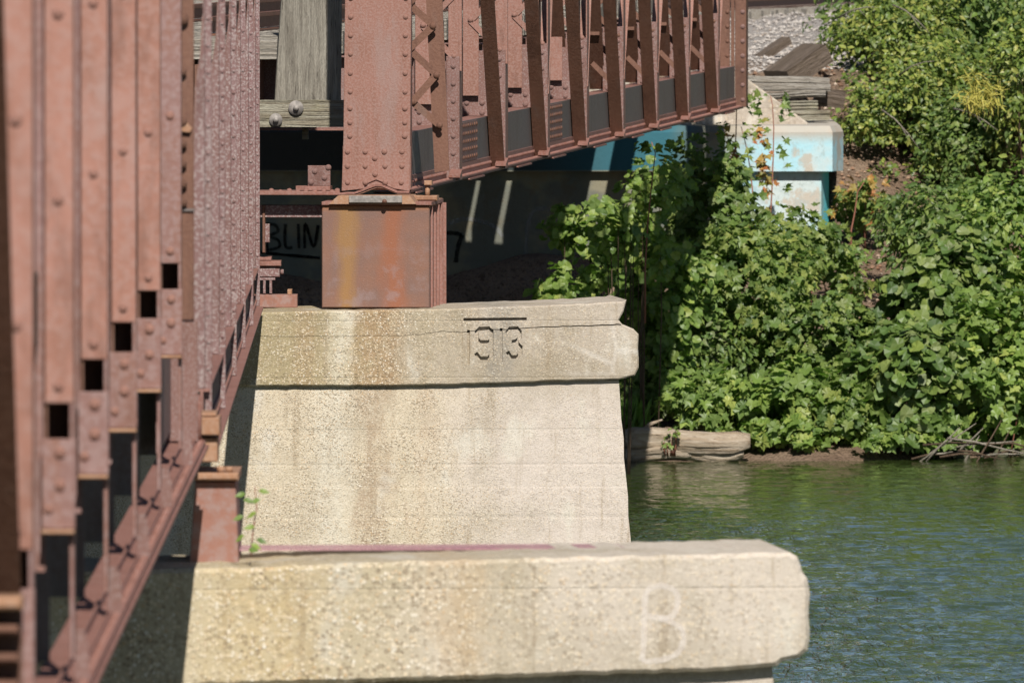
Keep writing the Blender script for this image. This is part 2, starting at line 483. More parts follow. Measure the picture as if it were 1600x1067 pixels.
M['vine'] = leafmat('grape_vine_leaf', [(.09, .155, .035), (.135, .215, .045), (.06, .11, .03), (.19, .27, .06), (.10, .16, .045), (.26, .32, .08)])
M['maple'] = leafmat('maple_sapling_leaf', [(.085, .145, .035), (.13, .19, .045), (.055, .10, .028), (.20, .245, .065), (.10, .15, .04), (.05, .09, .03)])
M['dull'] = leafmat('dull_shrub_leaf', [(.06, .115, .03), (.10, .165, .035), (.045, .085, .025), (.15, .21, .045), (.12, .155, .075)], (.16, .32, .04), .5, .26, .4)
M['tree'] = leafmat('small_tree_leaf', [(.07, .12, .025), (.12, .18, .03), (.05, .085, .025), (.19, .24, .05), (.24, .25, .07)], (.22, .36, .04), .45, .25, .4)
M['yellow'] = leafmat('pale_seed_tassel', [(.34, .34, .07), (.42, .40, .10), (.28, .30, .06)], (.4, .42, .08), .6)
M['autumn'] = leafmat('autumn_maple_leaf', [(.30, .09, .04), (.12, .19, .04), (.34, .20, .05), (.16, .20, .05), (.38, .16, .07)], (.4, .25, .05), .5)
M['grass'] = leafmat('long_grass_blade', [(.10, .20, .04), (.14, .26, .05), (.08, .15, .03)])

# ---------------------------------------------------------------- water and ground
def water_mesh():
    x0, x1, y0, y1 = -3.0, 9.5, 108.0, 165.0
    gx = np.linspace(x0, x1, 350); gy = np.linspace(y0, y1, 780)
    X, Y = np.meshgrid(gx, gy)
    rg = np.random.default_rng(5)
    Z = np.zeros_like(X); sl = 0.0
    for i in range(64):
        lam = math.exp(rg.uniform(math.log(.24), math.log(1.2))); th = rg.normal(math.pi / 2 + .12, .55)
        k = 2 * math.pi / lam; a = lam ** 1.15 * .01; ph = rg.uniform(0, 6.28)
        bend = .35 * np.sin(X * .7 + Y * .11 + i) + .3 * np.sin(Y * .23 - X * .35 + i * 2.1)
        arg = k * (math.cos(th) * X + math.sin(th) * Y) + ph + bend * 2.0
        Z += a * np.sin(arg); sl += (a * k) ** 2 / 2
    Z /= math.sqrt(sl)                       # unit slope
    patch = .55 + .45 * np.sin(X * .9 + 1.3 * np.sin(Y * .13) + .6) * np.sin(Y * .21 + .8 * np.sin(X * .6))
    t = np.clip((154 - Y) / 22, 0, 1); t = t * t * (3 - 2 * t)
    amp = (.022 + .078 * t) * (.6 + .6 * patch)
    edge = np.clip(np.minimum(np.minimum(X - x0, x1 - X) / .8, np.minimum(Y - y0, y1 - Y) / 2), 0, 1)
    Z = Z * amp * edge
    V = np.stack([X, Y, Z], -1).reshape(-1, 3)
    nx_, ny_ = len(gx), len(gy)
    ii = (np.arange(ny_ - 1)[:, None] * nx_ + np.arange(nx_ - 1)[None]).ravel()
    Fq = np.stack([ii, ii + 1, ii + nx_ + 1, ii + nx_], -1)
    n0 = len(V)
    out = [(-400, -60), (400, -60), (400, y0), (-400, y0), (-400, y1), (400, y1), (400, 176), (-400, 176), (x0, y0), (x0, y1), (x1, y0), (x1, y1)]
    V = np.concatenate([V, np.array([(a, b, 0.0) for a, b in out])])
    q = lambda *a: [n0 + i for i in a]
    Fq = np.concatenate([Fq, np.array([q(0, 1, 2, 3), q(4, 5, 6, 7), q(3, 8, 9, 4), q(10, 2, 5, 11)])])
    me = bpy.data.meshes.new('water'); me.vertices.add(len(V)); me.vertices.foreach_set('co', V.astype(np.float32).ravel())
    me.loops.add(Fq.size); me.loops.foreach_set('vertex_index', Fq.astype(np.int32).ravel())
    me.polygons.add(len(Fq)); me.polygons.foreach_set('loop_start', np.arange(0, Fq.size, 4, dtype=np.int32)); me.polygons.foreach_set('loop_total', np.full(len(Fq), 4, dtype=np.int32))
    me.polygons.foreach_set('use_smooth', np.full(len(Fq), True)); me.update(calc_edges=True); me.materials.append(M['water'])
    o = bpy.data.objects.new('water', me); o['kind'] = 'structure'; COL.objects.link(o)
water_mesh()

def lerp(tab, y):
    if y <= tab[0][0]: return tab[0][1]
    for (a, za), (b, zb) in zip(tab, tab[1:]):
        if y <= b: return za + (zb - za) * (y - a) / (b - a)
    return tab[-1][1]
PROF = [(-100, -2.5), (158, -1.2), (161.4, -.12), (162.4, .12), (166, .95), (169, 1.6), (174, 3.0), (177.5, 4.12), (181, 4.32), (215, 4.6), (240, 4.7), (700, 5.2)]
def gz(x, y):
    sh = .5 * math.sin(x * .7) + .3 * math.sin(x * 1.9 + 1) if abs(x) < 60 else 0
    base = lerp(PROF, y + sh * (1 if y < 178 else 0))
    if y > 160: base += (mnoise.noise(Vector((x * .6, y * .35, 0))) * .16 + mnoise.noise(Vector((x * 2.5, y * 1.2, 4))) * .05) * min(1, (y - 160) / 4)
    if y > 163 and y < 169.8 and x < 2.0: base = base * max(0, min(1, (x - .6) / 1.4)) + min(base, .45) * (1 - max(0, min(1, (x - .6) / 1.4)))
    if x < 3.75 and 170.25 < y < 177.6: base = 2.0
    return base
xs = list(np.arange(-300, -12, 12.0)) + list(np.arange(-12, 14, .22)) + list(np.arange(14, 320, 12.0))
ys = [-100, 60, 130, 156] + list(np.arange(159, 182, .3)) + list(np.arange(182, 225, 1.2)) + [240, 280, 350, 450, 700]
gv = [(x, y, gz(x, y)) for y in ys for x in xs]
nx = len(xs)
gf = [(j * nx + i, j * nx + i + 1, (j + 1) * nx + i + 1, (j + 1) * nx + i) for j in range(len(ys) - 1) for i in range(nx - 1)]
g = MB(); g.add(gv, gf, True); g.build('ground', M['ground'], None, 'structure')

# ---------------------------------------------------------------- piers
def jit_poly(pts, step=.06, amp=.006, seed=0):
    out = []
    rr = random.Random(seed)
    n = len(pts)
    for i in range(n):
        a = Vector(pts[i]); b = Vector(pts[(i + 1) % n]); L = (b - a).length
        k = max(1, int(L / step))
        for q in range(k):
            p = a.lerp(b, q / k)
            out.append((p.x + rr.uniform(-amp, amp) * (q > 0), p.y + rr.uniform(-amp, amp)))
    return out
def cut(ob, cutter):
    md = ob.modifiers.new('cut', 'BOOLEAN'); md.operation = 'DIFFERENCE'; md.solver = 'EXACT'; md.use_self = True
    md.object = cutter
    dg = bpy.context.evaluated_depsgraph_get()
    me = bpy.data.meshes.new_from_object(ob.evaluated_get(dg))
    ob.modifiers.clear()
    if len(me.vertices) > 8: ob.data = me
    bpy.data.objects.remove(cutter)
def stroke(mb, pts, wd, y0, y1):
    for a, b in zip(pts, pts[1:]):
        a = Vector(a); b = Vector(b); d = (b - a).normalized(); n = Vector((-d.y, d.x))
        a2 = a - d * wd * .35; b2 = b + d * wd * .35
        poly = [a2 - n * wd / 2, b2 - n * wd / 2, b2 + n * wd / 2, a2 + n * wd / 2]
        mb.prism([(p.x, p.y) for p in poly], y0, y1)
        y0 -= .00037; y1 += .00041
def arc(cx, cz, rx, rz, a0, a1, n=9):
    return [(cx + rx * math.cos(R(a0 + (a1 - a0) * i / n)), cz + rz * math.sin(R(a0 + (a1 - a0) * i / n))) for i in range(n + 1)]

# pier 2 (dated)
FP2 = Frame((at(650, 480, 119.2).x, 119.2, 0), R(5))
pier2 = thing('bridge_pier', 'farther concrete bridge pier with the date 1913 cut in its cap', 'pier', FP2.o, FP2.a, 'concrete piers of the bridge')
top2 = [FP2.px(*p) for p in ((975, 475), (720, 482), (440, 487), (330, 490))]
zt = top2[2][1]
capo = [FP2.px(*p) for p in ((330, 604), (405, 603), (600, 602.5), (700, 601), (860, 596), (967, 592), (992, 587), (998, 575), (997, 545), (998, 522), (990, 514), (972, 507), (967, 500), (974, 488), (979, 469), (972, 471), (930, 474), (720, 482), (560, 486), (443, 487), (330, 489))]
capo = [(-5.6, capo[0][1])] + capo + [(-5.6, capo[-1][1])]
cp = jit_poly(capo, .07, .004, 3)
mb = MB(); mb.prism(cp, 0, 1.5, .012)
cap2 = mb.build('cap', M['capconc'], pier2)
cap2.matrix_world
cm = MB()
def q2(*p): return FP2.px(*p)
ck = [(403, 525), (470, 525.5), (560, 525), (630, 524.5), (660, 522), (690, 518), (720, 519), (760, 515), (800, 514), (850, 511.5), (900, 509.5), (950, 508), (985, 506)]
rr = random.Random(5)
ckp = []
for (a, b) in zip(ck, ck[1:]):
    for i in range(5):
        t_ = i / 5
        ckp.append((a[0] + (b[0] - a[0]) * t_, a[1] + (b[1] - a[1]) * t_ + rr.uniform(-.7, .7)))
ckp.append(ck[-1])
ww = [(.0015 + .004 * max(0, (p[0] - 640) / 340)) for p in ckp]
up = [(q2(*p)[0], q2(*p)[1] + w_) for p, w_ in zip(ckp, ww)]; dn = [(q2(*p)[0], q2(*p)[1] - w_) for p, w_ in zip(ckp, ww)]
cm.prism(dn + list(reversed(up)), -.1, .09)
cc = [q2(*p) for p in ((435, 484), (437.5, 484), (441, 500), (444, 516), (441, 518), (437, 503))]
cm.prism(list(cc), -.11, .16)
b0 = q2(724, 501.5); b1 = q2(823, 496)
cm.prism([b0, (b1[0], b1[1] - .022), b1, (b0[0], b0[1] + .025)], -.12, .05)
def dg(pts, wd=.032): stroke(cm, [q2(*p) for p in pts], wd, -.13 - rr.random() * .01, .030)
dg([(732, 517), (732, 568)], .024)
dg([(783, 514), (783, 564)], .022)
nine = [(768, 527), (768, 531), (763, 534.5), (750, 534.5), (745, 529), (745, 518), (750, 513.5), (763, 513), (768, 517.5), (768, 545), (768, 554), (763, 560), (750, 560), (744.5, 553)]
dg(nine)
three = [(793, 519), (797, 513.5), (808, 513), (812, 518), (812, 527), (808, 532), (802, 534), (808, 536), (813.5, 542), (813, 552), (808, 558), (798, 558), (794, 551)]
dg(three)
# shallow raised-edge date panel: narrow groove frame
for pts in ([(722, 508), (722, 576)], [(831, 503), (831, 572)]):
    stroke(cm, [q2(*p) for p in pts], .010, -.15, .006)
cutter = cm.build('cutter', None, pier2)
bpy.context.view_layer.update()
cut(cap2, cutter)
for p in cap2.data.polygons: p.use_smooth = False
# body with a batter
bl = [q2(968, 596)[0], q2(987, 870)[0]]
zb_ = q2(968, 598)[1]
sl = (bl[1] - bl[0]) / (q2(987, 870)[1] - zb_)
mb = MB()
def body(mb, xr, xl, ztop, slope, y0, th, zlow=-2.5, nseg=30):
    vs = []; fs = []
    rws = [ztop + (zlow - ztop) * i / nseg for i in range(nseg + 1)]
    rj = random.Random(9)
    for z in rws:
        off = (ztop - z) * abs(slope)
        j = rj.uniform(-.006, .006)
        vs += [(xl - off, y0 - off * .55, z), (xr + off + j, y0 - off * .55, z), (xr + off + j, y0 + th + off * .5, z), (xl - off, y0 + th + off * .5, z)]
    for i in range(nseg):
        for k in range(4):
            k2 = (k + 1) % 4
            fs.append((i * 4 + k, (i + 1) * 4 + k, (i + 1) * 4 + k2, i * 4 + k2))
    fs.append((0, 1, 2, 3)); fs.append(tuple(reversed(range(nseg * 4, nseg * 4 + 4))))
    mb.add(vs, fs)
body(mb, bl[0], -5.45, zb_ + .02, sl, .055, 1.4)
mb.build('body', M['bodyconc'], pier2)

# pier 1 (near)
FP1 = Frame((at(700, 880, 73.4).x, 73.4, 0), R(5))
pier1 = thing('bridge_pier', 'nearer concrete bridge pier, soft focus, with a faint white letter sprayed on it', 'pier', FP1.o, FP1.a, 'concrete piers of the bridge')
po = [FP1.px(*p) for p in ((150, 1077), (500, 1068), (900, 1055), (1100, 1049), (1190, 1042), (1214, 1039), (1222, 1032), (1248, 1028), (1262, 1014), (1265, 1000), (1264, 950), (1266, 930), (1262, 905), (1254, 893), (1252, 884), (1246, 868), (1235, 863), (850, 871), (560, 879), (375, 887), (150, 893))]
po = [(-4.9, po[0][1])] + po + [(-4.9, po[-1][1])]
mb = MB(); mb.prism(jit_poly(po, .05, .005, 8), 0, 1.5, .022)
mb.build('cap', M['nearconc'], pier1)
mb = MB()
e = FP1.px(1208, 1050, .06)
body(mb, e[0], -4.7, FP1.px(1100, 1052)[1] + .03, .075, .10, 1.3)
mb.build('body', M['bodyconc'], pier1)
# spray painted letter on the near pier
def ribbon(mb, F_, pts, wd, y, closed=False, seed=0):
    rj = random.Random(seed)
    P = [Vector(F_.px(*p, y)) for p in pts]
    # smooth
    Q = []
    for i in range(len(P) - 1):
        p0 = P[max(i - 1, 0)]; p1 = P[i]; p2 = P[i + 1]; p3 = P[min(i + 2, len(P) - 1)]
        for k in range(6):
            t = k / 6
            Q.append(.5 * ((2 * p1) + (-p0 + p2) * t + (2 * p0 - 5 * p1 + 4 * p2 - p3) * t * t + (-p0 + 3 * p1 - 3 * p2 + p3) * t ** 3))
    Q.append(P[-1])
    vs = []; fs = []
    for i, p in enumerate(Q):
        d = (Q[min(i + 1, len(Q) - 1)] - Q[max(i - 1, 0)])
        d = d.normalized() if d.length > 0 else Vector((1, 0)); n = Vector((-d.y, d.x)) * wd / 2 * rj.uniform(.8, 1.15)
        for yy in (y - .0012, y + .01):
            vs += [(p.x - n.x, yy, p.y - n.y), (p.x + n.x, yy, p.y + n.y)]
    for i in range(len(Q) - 1):
        a = i * 4; b = a + 4
        fs += [(a, b, b + 1, a + 1), (a + 2, a + 3, b + 3, b + 2), (a, a + 2, b + 2, b), (a + 1, b + 1, b + 3, a + 3)]
    mb.add(vs, fs)
def spray_mat(name, col, cov):
    t = NT(name)
    t.fin(col, .95, .05)
    tr = t.n.new('ShaderNodeBsdfTransparent'); mx = t.n.new('ShaderNodeMixShader')
    t.L(t.mr(t.noise(30, 5, .7), .3, .7, cov * .5, cov), mx.inputs[0])
    t.L(tr.outputs[0], mx.inputs[1]); t.L(t.b.outputs[0], mx.inputs[2]); t.L(mx.outputs[0], t.out.inputs[0])
    return t.m
M['faint'] = spray_mat('faint_white_spray', (.74, .68, .63), .5)
M['faint2'] = spray_mat('faint_grey_spray', (.30, .31, .32), .35)
M['faintblk'] = spray_mat('black_spray', (.012, .012, .012), .95)
M['pinkspray'] = spray_mat('worn_purple_spray', (.40, .22, .25), .75)
mb = MB()
ribbon(mb, FP1, [(1003, 1032), (1006, 1000), (1007, 960), (1009, 928), (1020, 917), (1038, 915), (1055, 923), (1059, 940), (1054, 958), (1040, 965), (1012, 962)], .030, -.001)
ribbon(mb, FP1, [(1030, 966), (1050, 972), (1066, 984), (1066, 1008), (1052, 1024), (1030, 1031), (1003, 1033)], .028, -.002)
mb.build('sprayed_letter', M['faint'], pier1)
mb = MB()
zt1 = FP1.px(850, 871)[1]
mb.box(-1.0, 1.6, 1.0, 1.47, zt1 - .005, zt1 + .004)
pp = mb.build('paint_stripe', M['pinkspray'], pier1)

# ---------------------------------------------------------------- rivet mesh shared by all riveted parts
def rivet_mesh(mat, name='rivet'):
    m = MB(); m.dome((0, 0, 0), 1.0, (0, -1, 0), 12); return m.mesh(name, mat)
RV = {k: rivet_mesh(M[k]) for k in ('pink', 'pinkA', 'gusset', 'brown', 'chord', 'shoe', 'lilac')}
def rivet(par, x, y, z, r, k='pink', rot=(0, 0, 0)):
    r *= random.uniform(.94, 1.06)
    return inst('rivet', RV[k], par, (x, y, z), rot, (r, r, r))

# ---------------------------------------------------------------- span C (right, over pier 2 to the abutment)
aC = math.atan(.0757)
FC = Frame((at(640, 300, 119.9).x, 119.9, 0), -aC)
PC = 5.27
ZC0, ZC1 = H - 2.53, H - 2.04          # chord
ZF0, ZF1 = H - 2.07, H - 1.45          # floor beams
ZTOP = 7.6
spanC = thing('truss_span', 'right-hand riveted truss span running from the dated pier to the wooded bank', 'bridge span', FC.o, FC.a, 'truss spans of the bridge')
# end post
EW = .55
zeb = H - 2.515
mb = MB()
plateb = [(-EW - .02, zeb + .01), (-EW + .17, zeb + .03)] + [(-EW + .17 + .05 * i, zeb + .03 + [.03, .055, .075, .055, .02, .0][i]) for i in range(6)] + [(.0, zeb + .01), (.005, zeb + .45), (.03, ZTOP), (-EW + .035, ZTOP), (-EW - .005, zeb + .45)]
mb.prism(plateb, 0, .014, .003)
ep = mb.build('end_post_cover_plate', M['pink'], spanC)
rv = .024
k_ = 0
def pz(py, Y=119.9): return at(800, py, Y).z
for py in (-2, 27, 56, 85, 115, 144, 170, 192, 213):
    z = pz(py); s = (z - zeb) / (ZTOP - zeb)
    rivet(ep, -EW + .045 + s * .03, 0, z, rv); rivet(ep, -.045 + s * .03, 0, z, rv)
for py, xs_ in ((237.5, (543, 570.5, 600.5, 628)), (247.5, (585.5,)), (260, (543, 570.5, 601.5, 628)), (272.5, (586,)), (285.5, (543, 570.5, 602, 627))):
    for x_ in xs_: rivet(ep, FC.px(x_, py)[0], 0, FC.px(x_, py)[1], rv)
mb = MB()
# splice line, side webs, flange angles
mb.rbox(-EW - .012, .008, .0145, .026, zeb + .02, pz(229), .003)
mb.build('splice_plate', M['pink'], spanC)
for x0, x1 in ((-EW + .02, -EW + .035), (-.035, -.02)):
    mb = MB(); mb.box(x0, x1, .027, .5, zeb + .03, ZTOP); mb.build('post_web', M['chord'], spanC)
mb = MB(); mb.box(-EW + .04, -.04, .49, .50, zeb + .3, ZTOP); mb.build('back_plate', M['brown'], spanC)
# curled bottom flange edge
mb = MB()
cur = [(-EW - .04, zeb - .012)] + [(-EW + .03 + .06 * i, zeb - .005 + [.0, .0, .02, .045, .066, .060, .035, .01][i]) for i in range(8)] + [(.0, zeb + .004)]
for (a, b) in zip(cur, cur[1:]): mb.bar((a[0], -.015, a[1]), (b[0], -.015, b[1]), .06, .016, side=(0, 1, 0))
mb.build('curled_flange', M['chord'], spanC)
mb = MB()
for (a, b) in zip(cur, cur[1:]): mb.bar((a[0] + .01, -.012, a[1] - .018), (b[0] + .01, -.012, b[1] - .018), .05, .008, side=(0, 1, 0))
mb.build('flange_lip', M['brown'], spanC)
# lacing beside the end post
def P3(F_, px, py, y): a = F_.px(px, py, y); return Vector((a[0], y, a[1]))
yl = .9
mb = MB()
pl = [FC.px(*p, yl + .08) for p in ((679, 270), (702, 266), (690, -30), (664, -30))]
mb.prism([pl[0], pl[1], pl[2], pl[3]], yl + .08, yl + .10)
brk = mb.build('lacing_angle', M['brown'], spanC)
lac = [((640, 8), (678, 41)), ((676, 42), (636, 80)), ((638, 76), (683, 118)), ((680, 119), (644, 160)), ((646, 161), (688, 197)), ((676, -40), (640, 5))]
for i, (a, b) in enumerate(lac):
    mb = MB(); yy = yl + (.0 if i % 2 else .018)
    mb.bar(P3(FC, *a, yy), P3(FC, *b, yy), .058, .012, side=(b[1] - a[1], 0, b[0] - a[0]))
    o = mb.build('lacing_bar', M['brown'], spanC)
for x_, y_ in ((676.5, 41), (682, 118), (687, 196), (644, 159.5), (640, 5)):
    p = P3(FC, x_, y_, yl - .008); rivet(brk, p.x, p.y, p.z, .030, 'brown')
# bottom chord
LC = PC * 9
mb = MB(); mb.box(-.145, -.133, .5, LC, ZC0 + .02, ZC1); mb.build('chord_web', M['web'], spanC)
mb = MB()
mb.box(-.33, -.035, .3, LC + .05, ZC0, ZC0 + .014)
mb.box(-.33, -.148, .5, LC, ZC1 - .014, ZC1)
mb.box(-.1325, -.118, .5, LC, ZC0 + .015, ZC0 + .125)
mb.box(-.117, -.03, .5, LC, ZC0 + .0155, ZC0 + .028)
mb.build('chord_flange', M['chord'], spanC)
mb = MB()
y = .6
while y < LC:
    mb.dome((-.1178, y, ZC0 + .075), .019, (1, 0, 0), 6)
    mb.dome((-.075, y + .06, ZC0 + .0285), .017, (0, 0, 1), 6)
    y += .125
mb.build('chord_rivets', M['chord'], spanC, 'stuff')
for k in range(9):    # splice / batten plates below the chord
    mb = MB(); y0 = PC * k + 1.0 + (k % 3) * .4
    mb.rbox(-.20, -.018, y0, y0 + 1.7, ZC0 - .016, ZC0 - .002); mb.build('batten_plate', M['chord'], spanC)
# riveted splice on web
for k in (1, 3):
    mb = MB(); y0 = PC * k + 1.35
    mb.box(-.1325, -.121, y0, y0 + 2.2, ZC0 + .13, ZC1 - .01)
    sp = mb.build('splice_plate', M['gusset'], spanC)
    mb = MB()
    for i in range(9):
        for j in range(5): mb.dome((-.1208, y0 + .15 + i * .24, ZC0 + .17 + j * .07), .022, (1, 0, 0), 6)
    mb.build('splice_rivets', M['brown'], sp, 'stuff')
def strip_with_rivets(par, name, x0, x1, y, z0, z1, mat, rk, rsp, rad, xr=None, bev=.004, th=.014):
    mb = MB(); mb.rbox(x0, x1, y, y + th, z0, z1, bev); s = mb.build(name, M[mat], par)
    z = z0 + rsp * .5
    while z < z1 - .02:
        rivet(s, xr if xr is not None else (x0 + x1) / 2, y, z, rad, rk); z += rsp
    return s
for k in range(1, 10):
    yk = PC * k
    far = k >= 5
    # connection angles of the floor beam
    if k < 9:
        w_ = .118
        strip_with_rivets(spanC, 'connection_angle', -w_, 0, yk, ZC0 + .015, H - 1.44 + (.06 if k > 4 else 0), 'gusset', 'gusset', .152, .024, -.055)
        if k >= 2: strip_with_rivets(spanC, 'connection_angle', -w_ - .115, -w_ - .02, yk + .3, ZC0 + .135, H - 1.44 + .04, 'gusset', 'gusset', .152, .022)
        mb = MB(); mb.box(-.012, -.001, yk + .0145, yk + .32, ZC0 + .016, ZTOP); mb.build('post_flange', M['pink'], spanC)
        # the post's two faces
        mb = MB()
        if k < 3: mb.rbox(-.10, .018, yk + .02, yk + .034, ZF1 - .12, ZTOP, .003); mb.build('post_face', M['pink'], spanC)
        else:
            rz_ = ZC1 + .12; ru = (.55 if k < 5 else .95) * (ZTOP - rz_)
            mb.bar((-.045, yk + .06, rz_), (-.045, yk + .06 + ru, ZTOP), .10, .014, side=(1, 0, 0)); mb.build('counter_diagonal', M['pink'], spanC)
        mb = MB(); mb.rbox(-.39, -.245, yk + .02, yk + .034, ZF0 + .21 if k < 5 else ZF1 - .02, ZTOP, .003); mb.build('post_face', M['pink' if k < 5 else 'brown'], spanC)
        mb = MB(); mb.box(-.39, -.38, yk + .035, yk + .4, ZF1 - .02, ZTOP); mb.box(-.10, -.09, yk + .035, yk + .33, ZF1 - .02, ZTOP); mb.build('post_web', M['brown'], spanC)
        z = ZF1 + .0 if k < 5 else ZC1 + .02
        i = 0
        while z < ZTOP - .3:
            a, b = (-.32, -.05) if i % 2 else (-.05, -.32)
            if k >= 5 and i % 3 == 1: z += .27; i += 1; continue
            mb = MB(); mb.bar((a, yk + .012, z), (b, yk + .012, z + .27), .05, .010, side=(.27, 0, abs(b - a) if b < a else -abs(b - a)))
            lb = mb.build('lacing_bar', M['brown' if k > 4 else 'pink'], spanC)
            if z < 6.2: rivet(lb, a, yk + .006, z + .01, .024, 'brown' if k > 4 else 'pink')
            z += .27; i += 1
        # diagonal rising toward the viewer
        if k >= 2:
            z0 = ZC0 + .03; rise = ZTOP - z0; run = rise * .80
            mb = MB()
            d = Vector((0, -run, rise)).normalized()
            p0 = Vector((-.058, yk - .15, z0)); p1 = p0 + d * math.hypot(run, rise)
            mb.bar(p0, p1, .128, .015, side=(1, 0, 0))
            dgn = mb.build('diagonal', M['brown'], spanC)
            mb = MB(); mb.bar(p0 + Vector((-.062, .055, .045)), p1 + Vector((-.062, .055, .045)), .012, .11, side=(1, 0, 0)); mb.build('diagonal_leg', M['brown'], spanC)
        if k >= 4:
            pi_ = Vector((-.30, yk + .5, ZC1 + .02)); mb = MB(); mb.bar(pi_, pi_ + Vector((0, -(ZTOP - ZC1) * .8, ZTOP - ZC1)), .16, .015, side=(1, 0, 0)); mb.build('inner_diagonal', M['brown'], spanC)
        # gusset foot
        mb = MB(); mb.bar((-.02, yk - .32, ZC0 + .05), (-.02, yk - .06, ZC0 + .10), .10, .02, side=(1, 0, 0)); mb.build('diagonal_foot', M['chord'], spanC)
    # floor beam
    fy = yk + .1
    XR = -.15 if k < 5 else -.78
    if k == 9: continue
    mb = MB(); mb.box(-5.6, XR, fy, fy + .014, ZF0, ZF1); fb = mb.build('floor_beam_web', M['gusset'], spanC)
    mb = MB(); mb.box(-5.6, XR - .01, fy - .13, fy + .14, ZF0 - .016, ZF0 - .001); mb.build('floor_beam_flange', M['chord'], spanC)
    mb = MB(); mb.box(-5.6, -.40, fy - .11, fy + .12, ZF1 + .001, ZF1 + .014); mb.build('floor_beam_flange', M['gusset'], spanC)
    mb = MB(); mb.rbox(XR - .35, XR, fy - .012, fy - .001, ZF0, ZF0 + .20, .003); sp = mb.build('splice_plate', M['gusset'], spanC)
    if k < 5:
        for xx in (-.22, -.36):
            for zz in (.055, .145): rivet(sp, xx, fy - .012, ZF0 + zz, .026, 'gusset')
        for xx in (-.42, -.30): 
            mb = MB(); mb.box(xx, xx + .01, fy - .02, fy - .001, ZF0 + .205, ZF1 - .01); mb.build('stiffener', M['gusset'], spanC)
# far end post of the span
yk = LC
s = strip_with_rivets(spanC, 'end_post_angle', -.13, 0.0, yk, ZC0 + .0155, ZTOP, 'brown', 'gusset', .17, .028, -.04)
strip_with_rivets(spanC, 'end_post_angle', -.40, -.19, yk + .02, ZC0 + .0155, ZTOP, 'brown', 'brown', .17, .024, -.22)
mb = MB(); mb.box(-.18, -.14, yk + .05, yk + .06, ZC0 + .02, ZTOP); mb.box(-.005, -.0005, yk + .015, yk + .4, ZC0 + .02, ZTOP); mb.build('end_post_web', M['brown'], spanC)
# stringers, left truss (simple), end floor beam
for xx in (-1.82, -3.12, -4.6):
    mb = MB(); mb.box(xx - .1, xx + .1, 1.2, LC, ZF0 + .12, ZF1 - .015); mb.build('stringer', M['brown'], spanC)
mb = MB(); mb.box(-5.8, -5.6, .5, LC, ZC0, ZC1); mb.build('chord_web', M['web'], spanC)
for k in range(0, 10):
    mb = MB(); mb.box(-5.9, -5.62, PC * k, PC * k + .3, ZC0, ZTOP); mb.build('post_face', M['pink'], spanC)
# end floor beam pieces left of the end post
def pxbox(F_, x0, x1, ya, yb, y, th, b=.004):
    p = F_.px(x0, yb, y); q = F_.px(x1, ya, y)
    m = MB(); m.rbox(min(p[0], q[0]), max(p[0], q[0]), y, y + th, min(p[1], q[1]), max(p[1], q[1]), b); return m
fl = pxbox(FC, 330, 531, 299, 305, .15, .5).build('end_beam_flange', M['chord'], spanC)
for i, x_ in enumerate((424, 438, 452, 465, 478, 492, 506, 519, 527)):
    p = P3(FC, x_, 299 - (0 if i % 2 else 2), .2); rivet(fl, p.x, p.y, p.z, .022, 'chord', (R(-60), 0, 0))
gp = pxbox(FC, 481, 516, 259, 291, .25, .03).build('end_beam_gusset', M['gusset'], spanC)
for x_, y_ in ((492, 268), (513, 262), (507, 278), (486, 285)):
    p = P3(FC, x_, y_, .25); rivet(gp, p.x, p.y, p.z, .026, 'gusset')
pxbox(FC, 462, 516, 291, 298, .25, .2).build('end_beam_foot', M['chord'], spanC)
pxbox(FC, 405, 505, 321, 340, .35, .2).build('end_strut', M['lilac'], spanC)
pxbox(FC, 410, 414, 321, 395, .33, .1).build('end_strut_hanger', M['brown'], spanC)
pxbox(FC, 413, 421, 350, 379, .36, .05).build('tag_plate', M['lilac'], spanC)

# pedestal and shoes under span C
FPd = Frame((FP2.o.x, 119.55, 0), -aC)
x0 = FPd.px(503, 480)[0]; x1 = FPd.px(671, 480)[0]
zb = FPd.px(600, 481)[1]; ztp = FPd.px(600, 321)[1]
ped_o = FPd.o + FPd.u * x0 + Vector((0, 0, zb))
ped = thing('bearing_pedestal', 'rust-streaked steel box pedestal under the big riveted end post', 'pedestal', ped_o, FPd.a, 'steel pedestals on the piers')
W = x1 - x0; Hh = ztp - zb
mb = MB(); mb.rbox(0, W, 0, 1.15, 0, Hh, .008); mb.build('box', M['ped'], ped)
mb = MB(); mb.rbox(-.07 + .07, W + .02, -.03, 1.2, Hh + .001, Hh + .03, .004); mb.build('cap_plate', M['chord'], ped)
def pp_(x_, y_, y=0): a = FPd.px(x_, y_, y); return (a[0] - x0, a[1] - zb)
a0 = pp_(512, 321, -.04); 
mb = MB(); mb.prism([pp_(514, 319, -.06), pp_(650, 319, -.06), pp_(640, 306, -.06), pp_(528, 306, -.06)], -.06, .55); mb.build('sole_plate', M['shoe'], ped)
mb = MB(); mb.rbox(pp_(545, 310, -.09)[0], pp_(628, 310, -.09)[0], -.085, -.062, pp_(560, 317, -.09)[1], pp_(560, 306, -.09)[1], .004); mb.build('shim_plate', M['bolt'], ped)
mb = MB(); mb.tube([(W * .58 + .01, -.10, Hh + .035), (W * .58 + .01, -.04, Hh + .035)], .02, 8); mb.build('bolt', M['brown'], ped)
mb = MB(); mb.rbox(pp_(640, 312, .3)[0], pp_(683, 312, .3)[0], .3, .5, Hh + .032, Hh + .075, .01); mb.build('anchor_block', M['shoe'], ped)
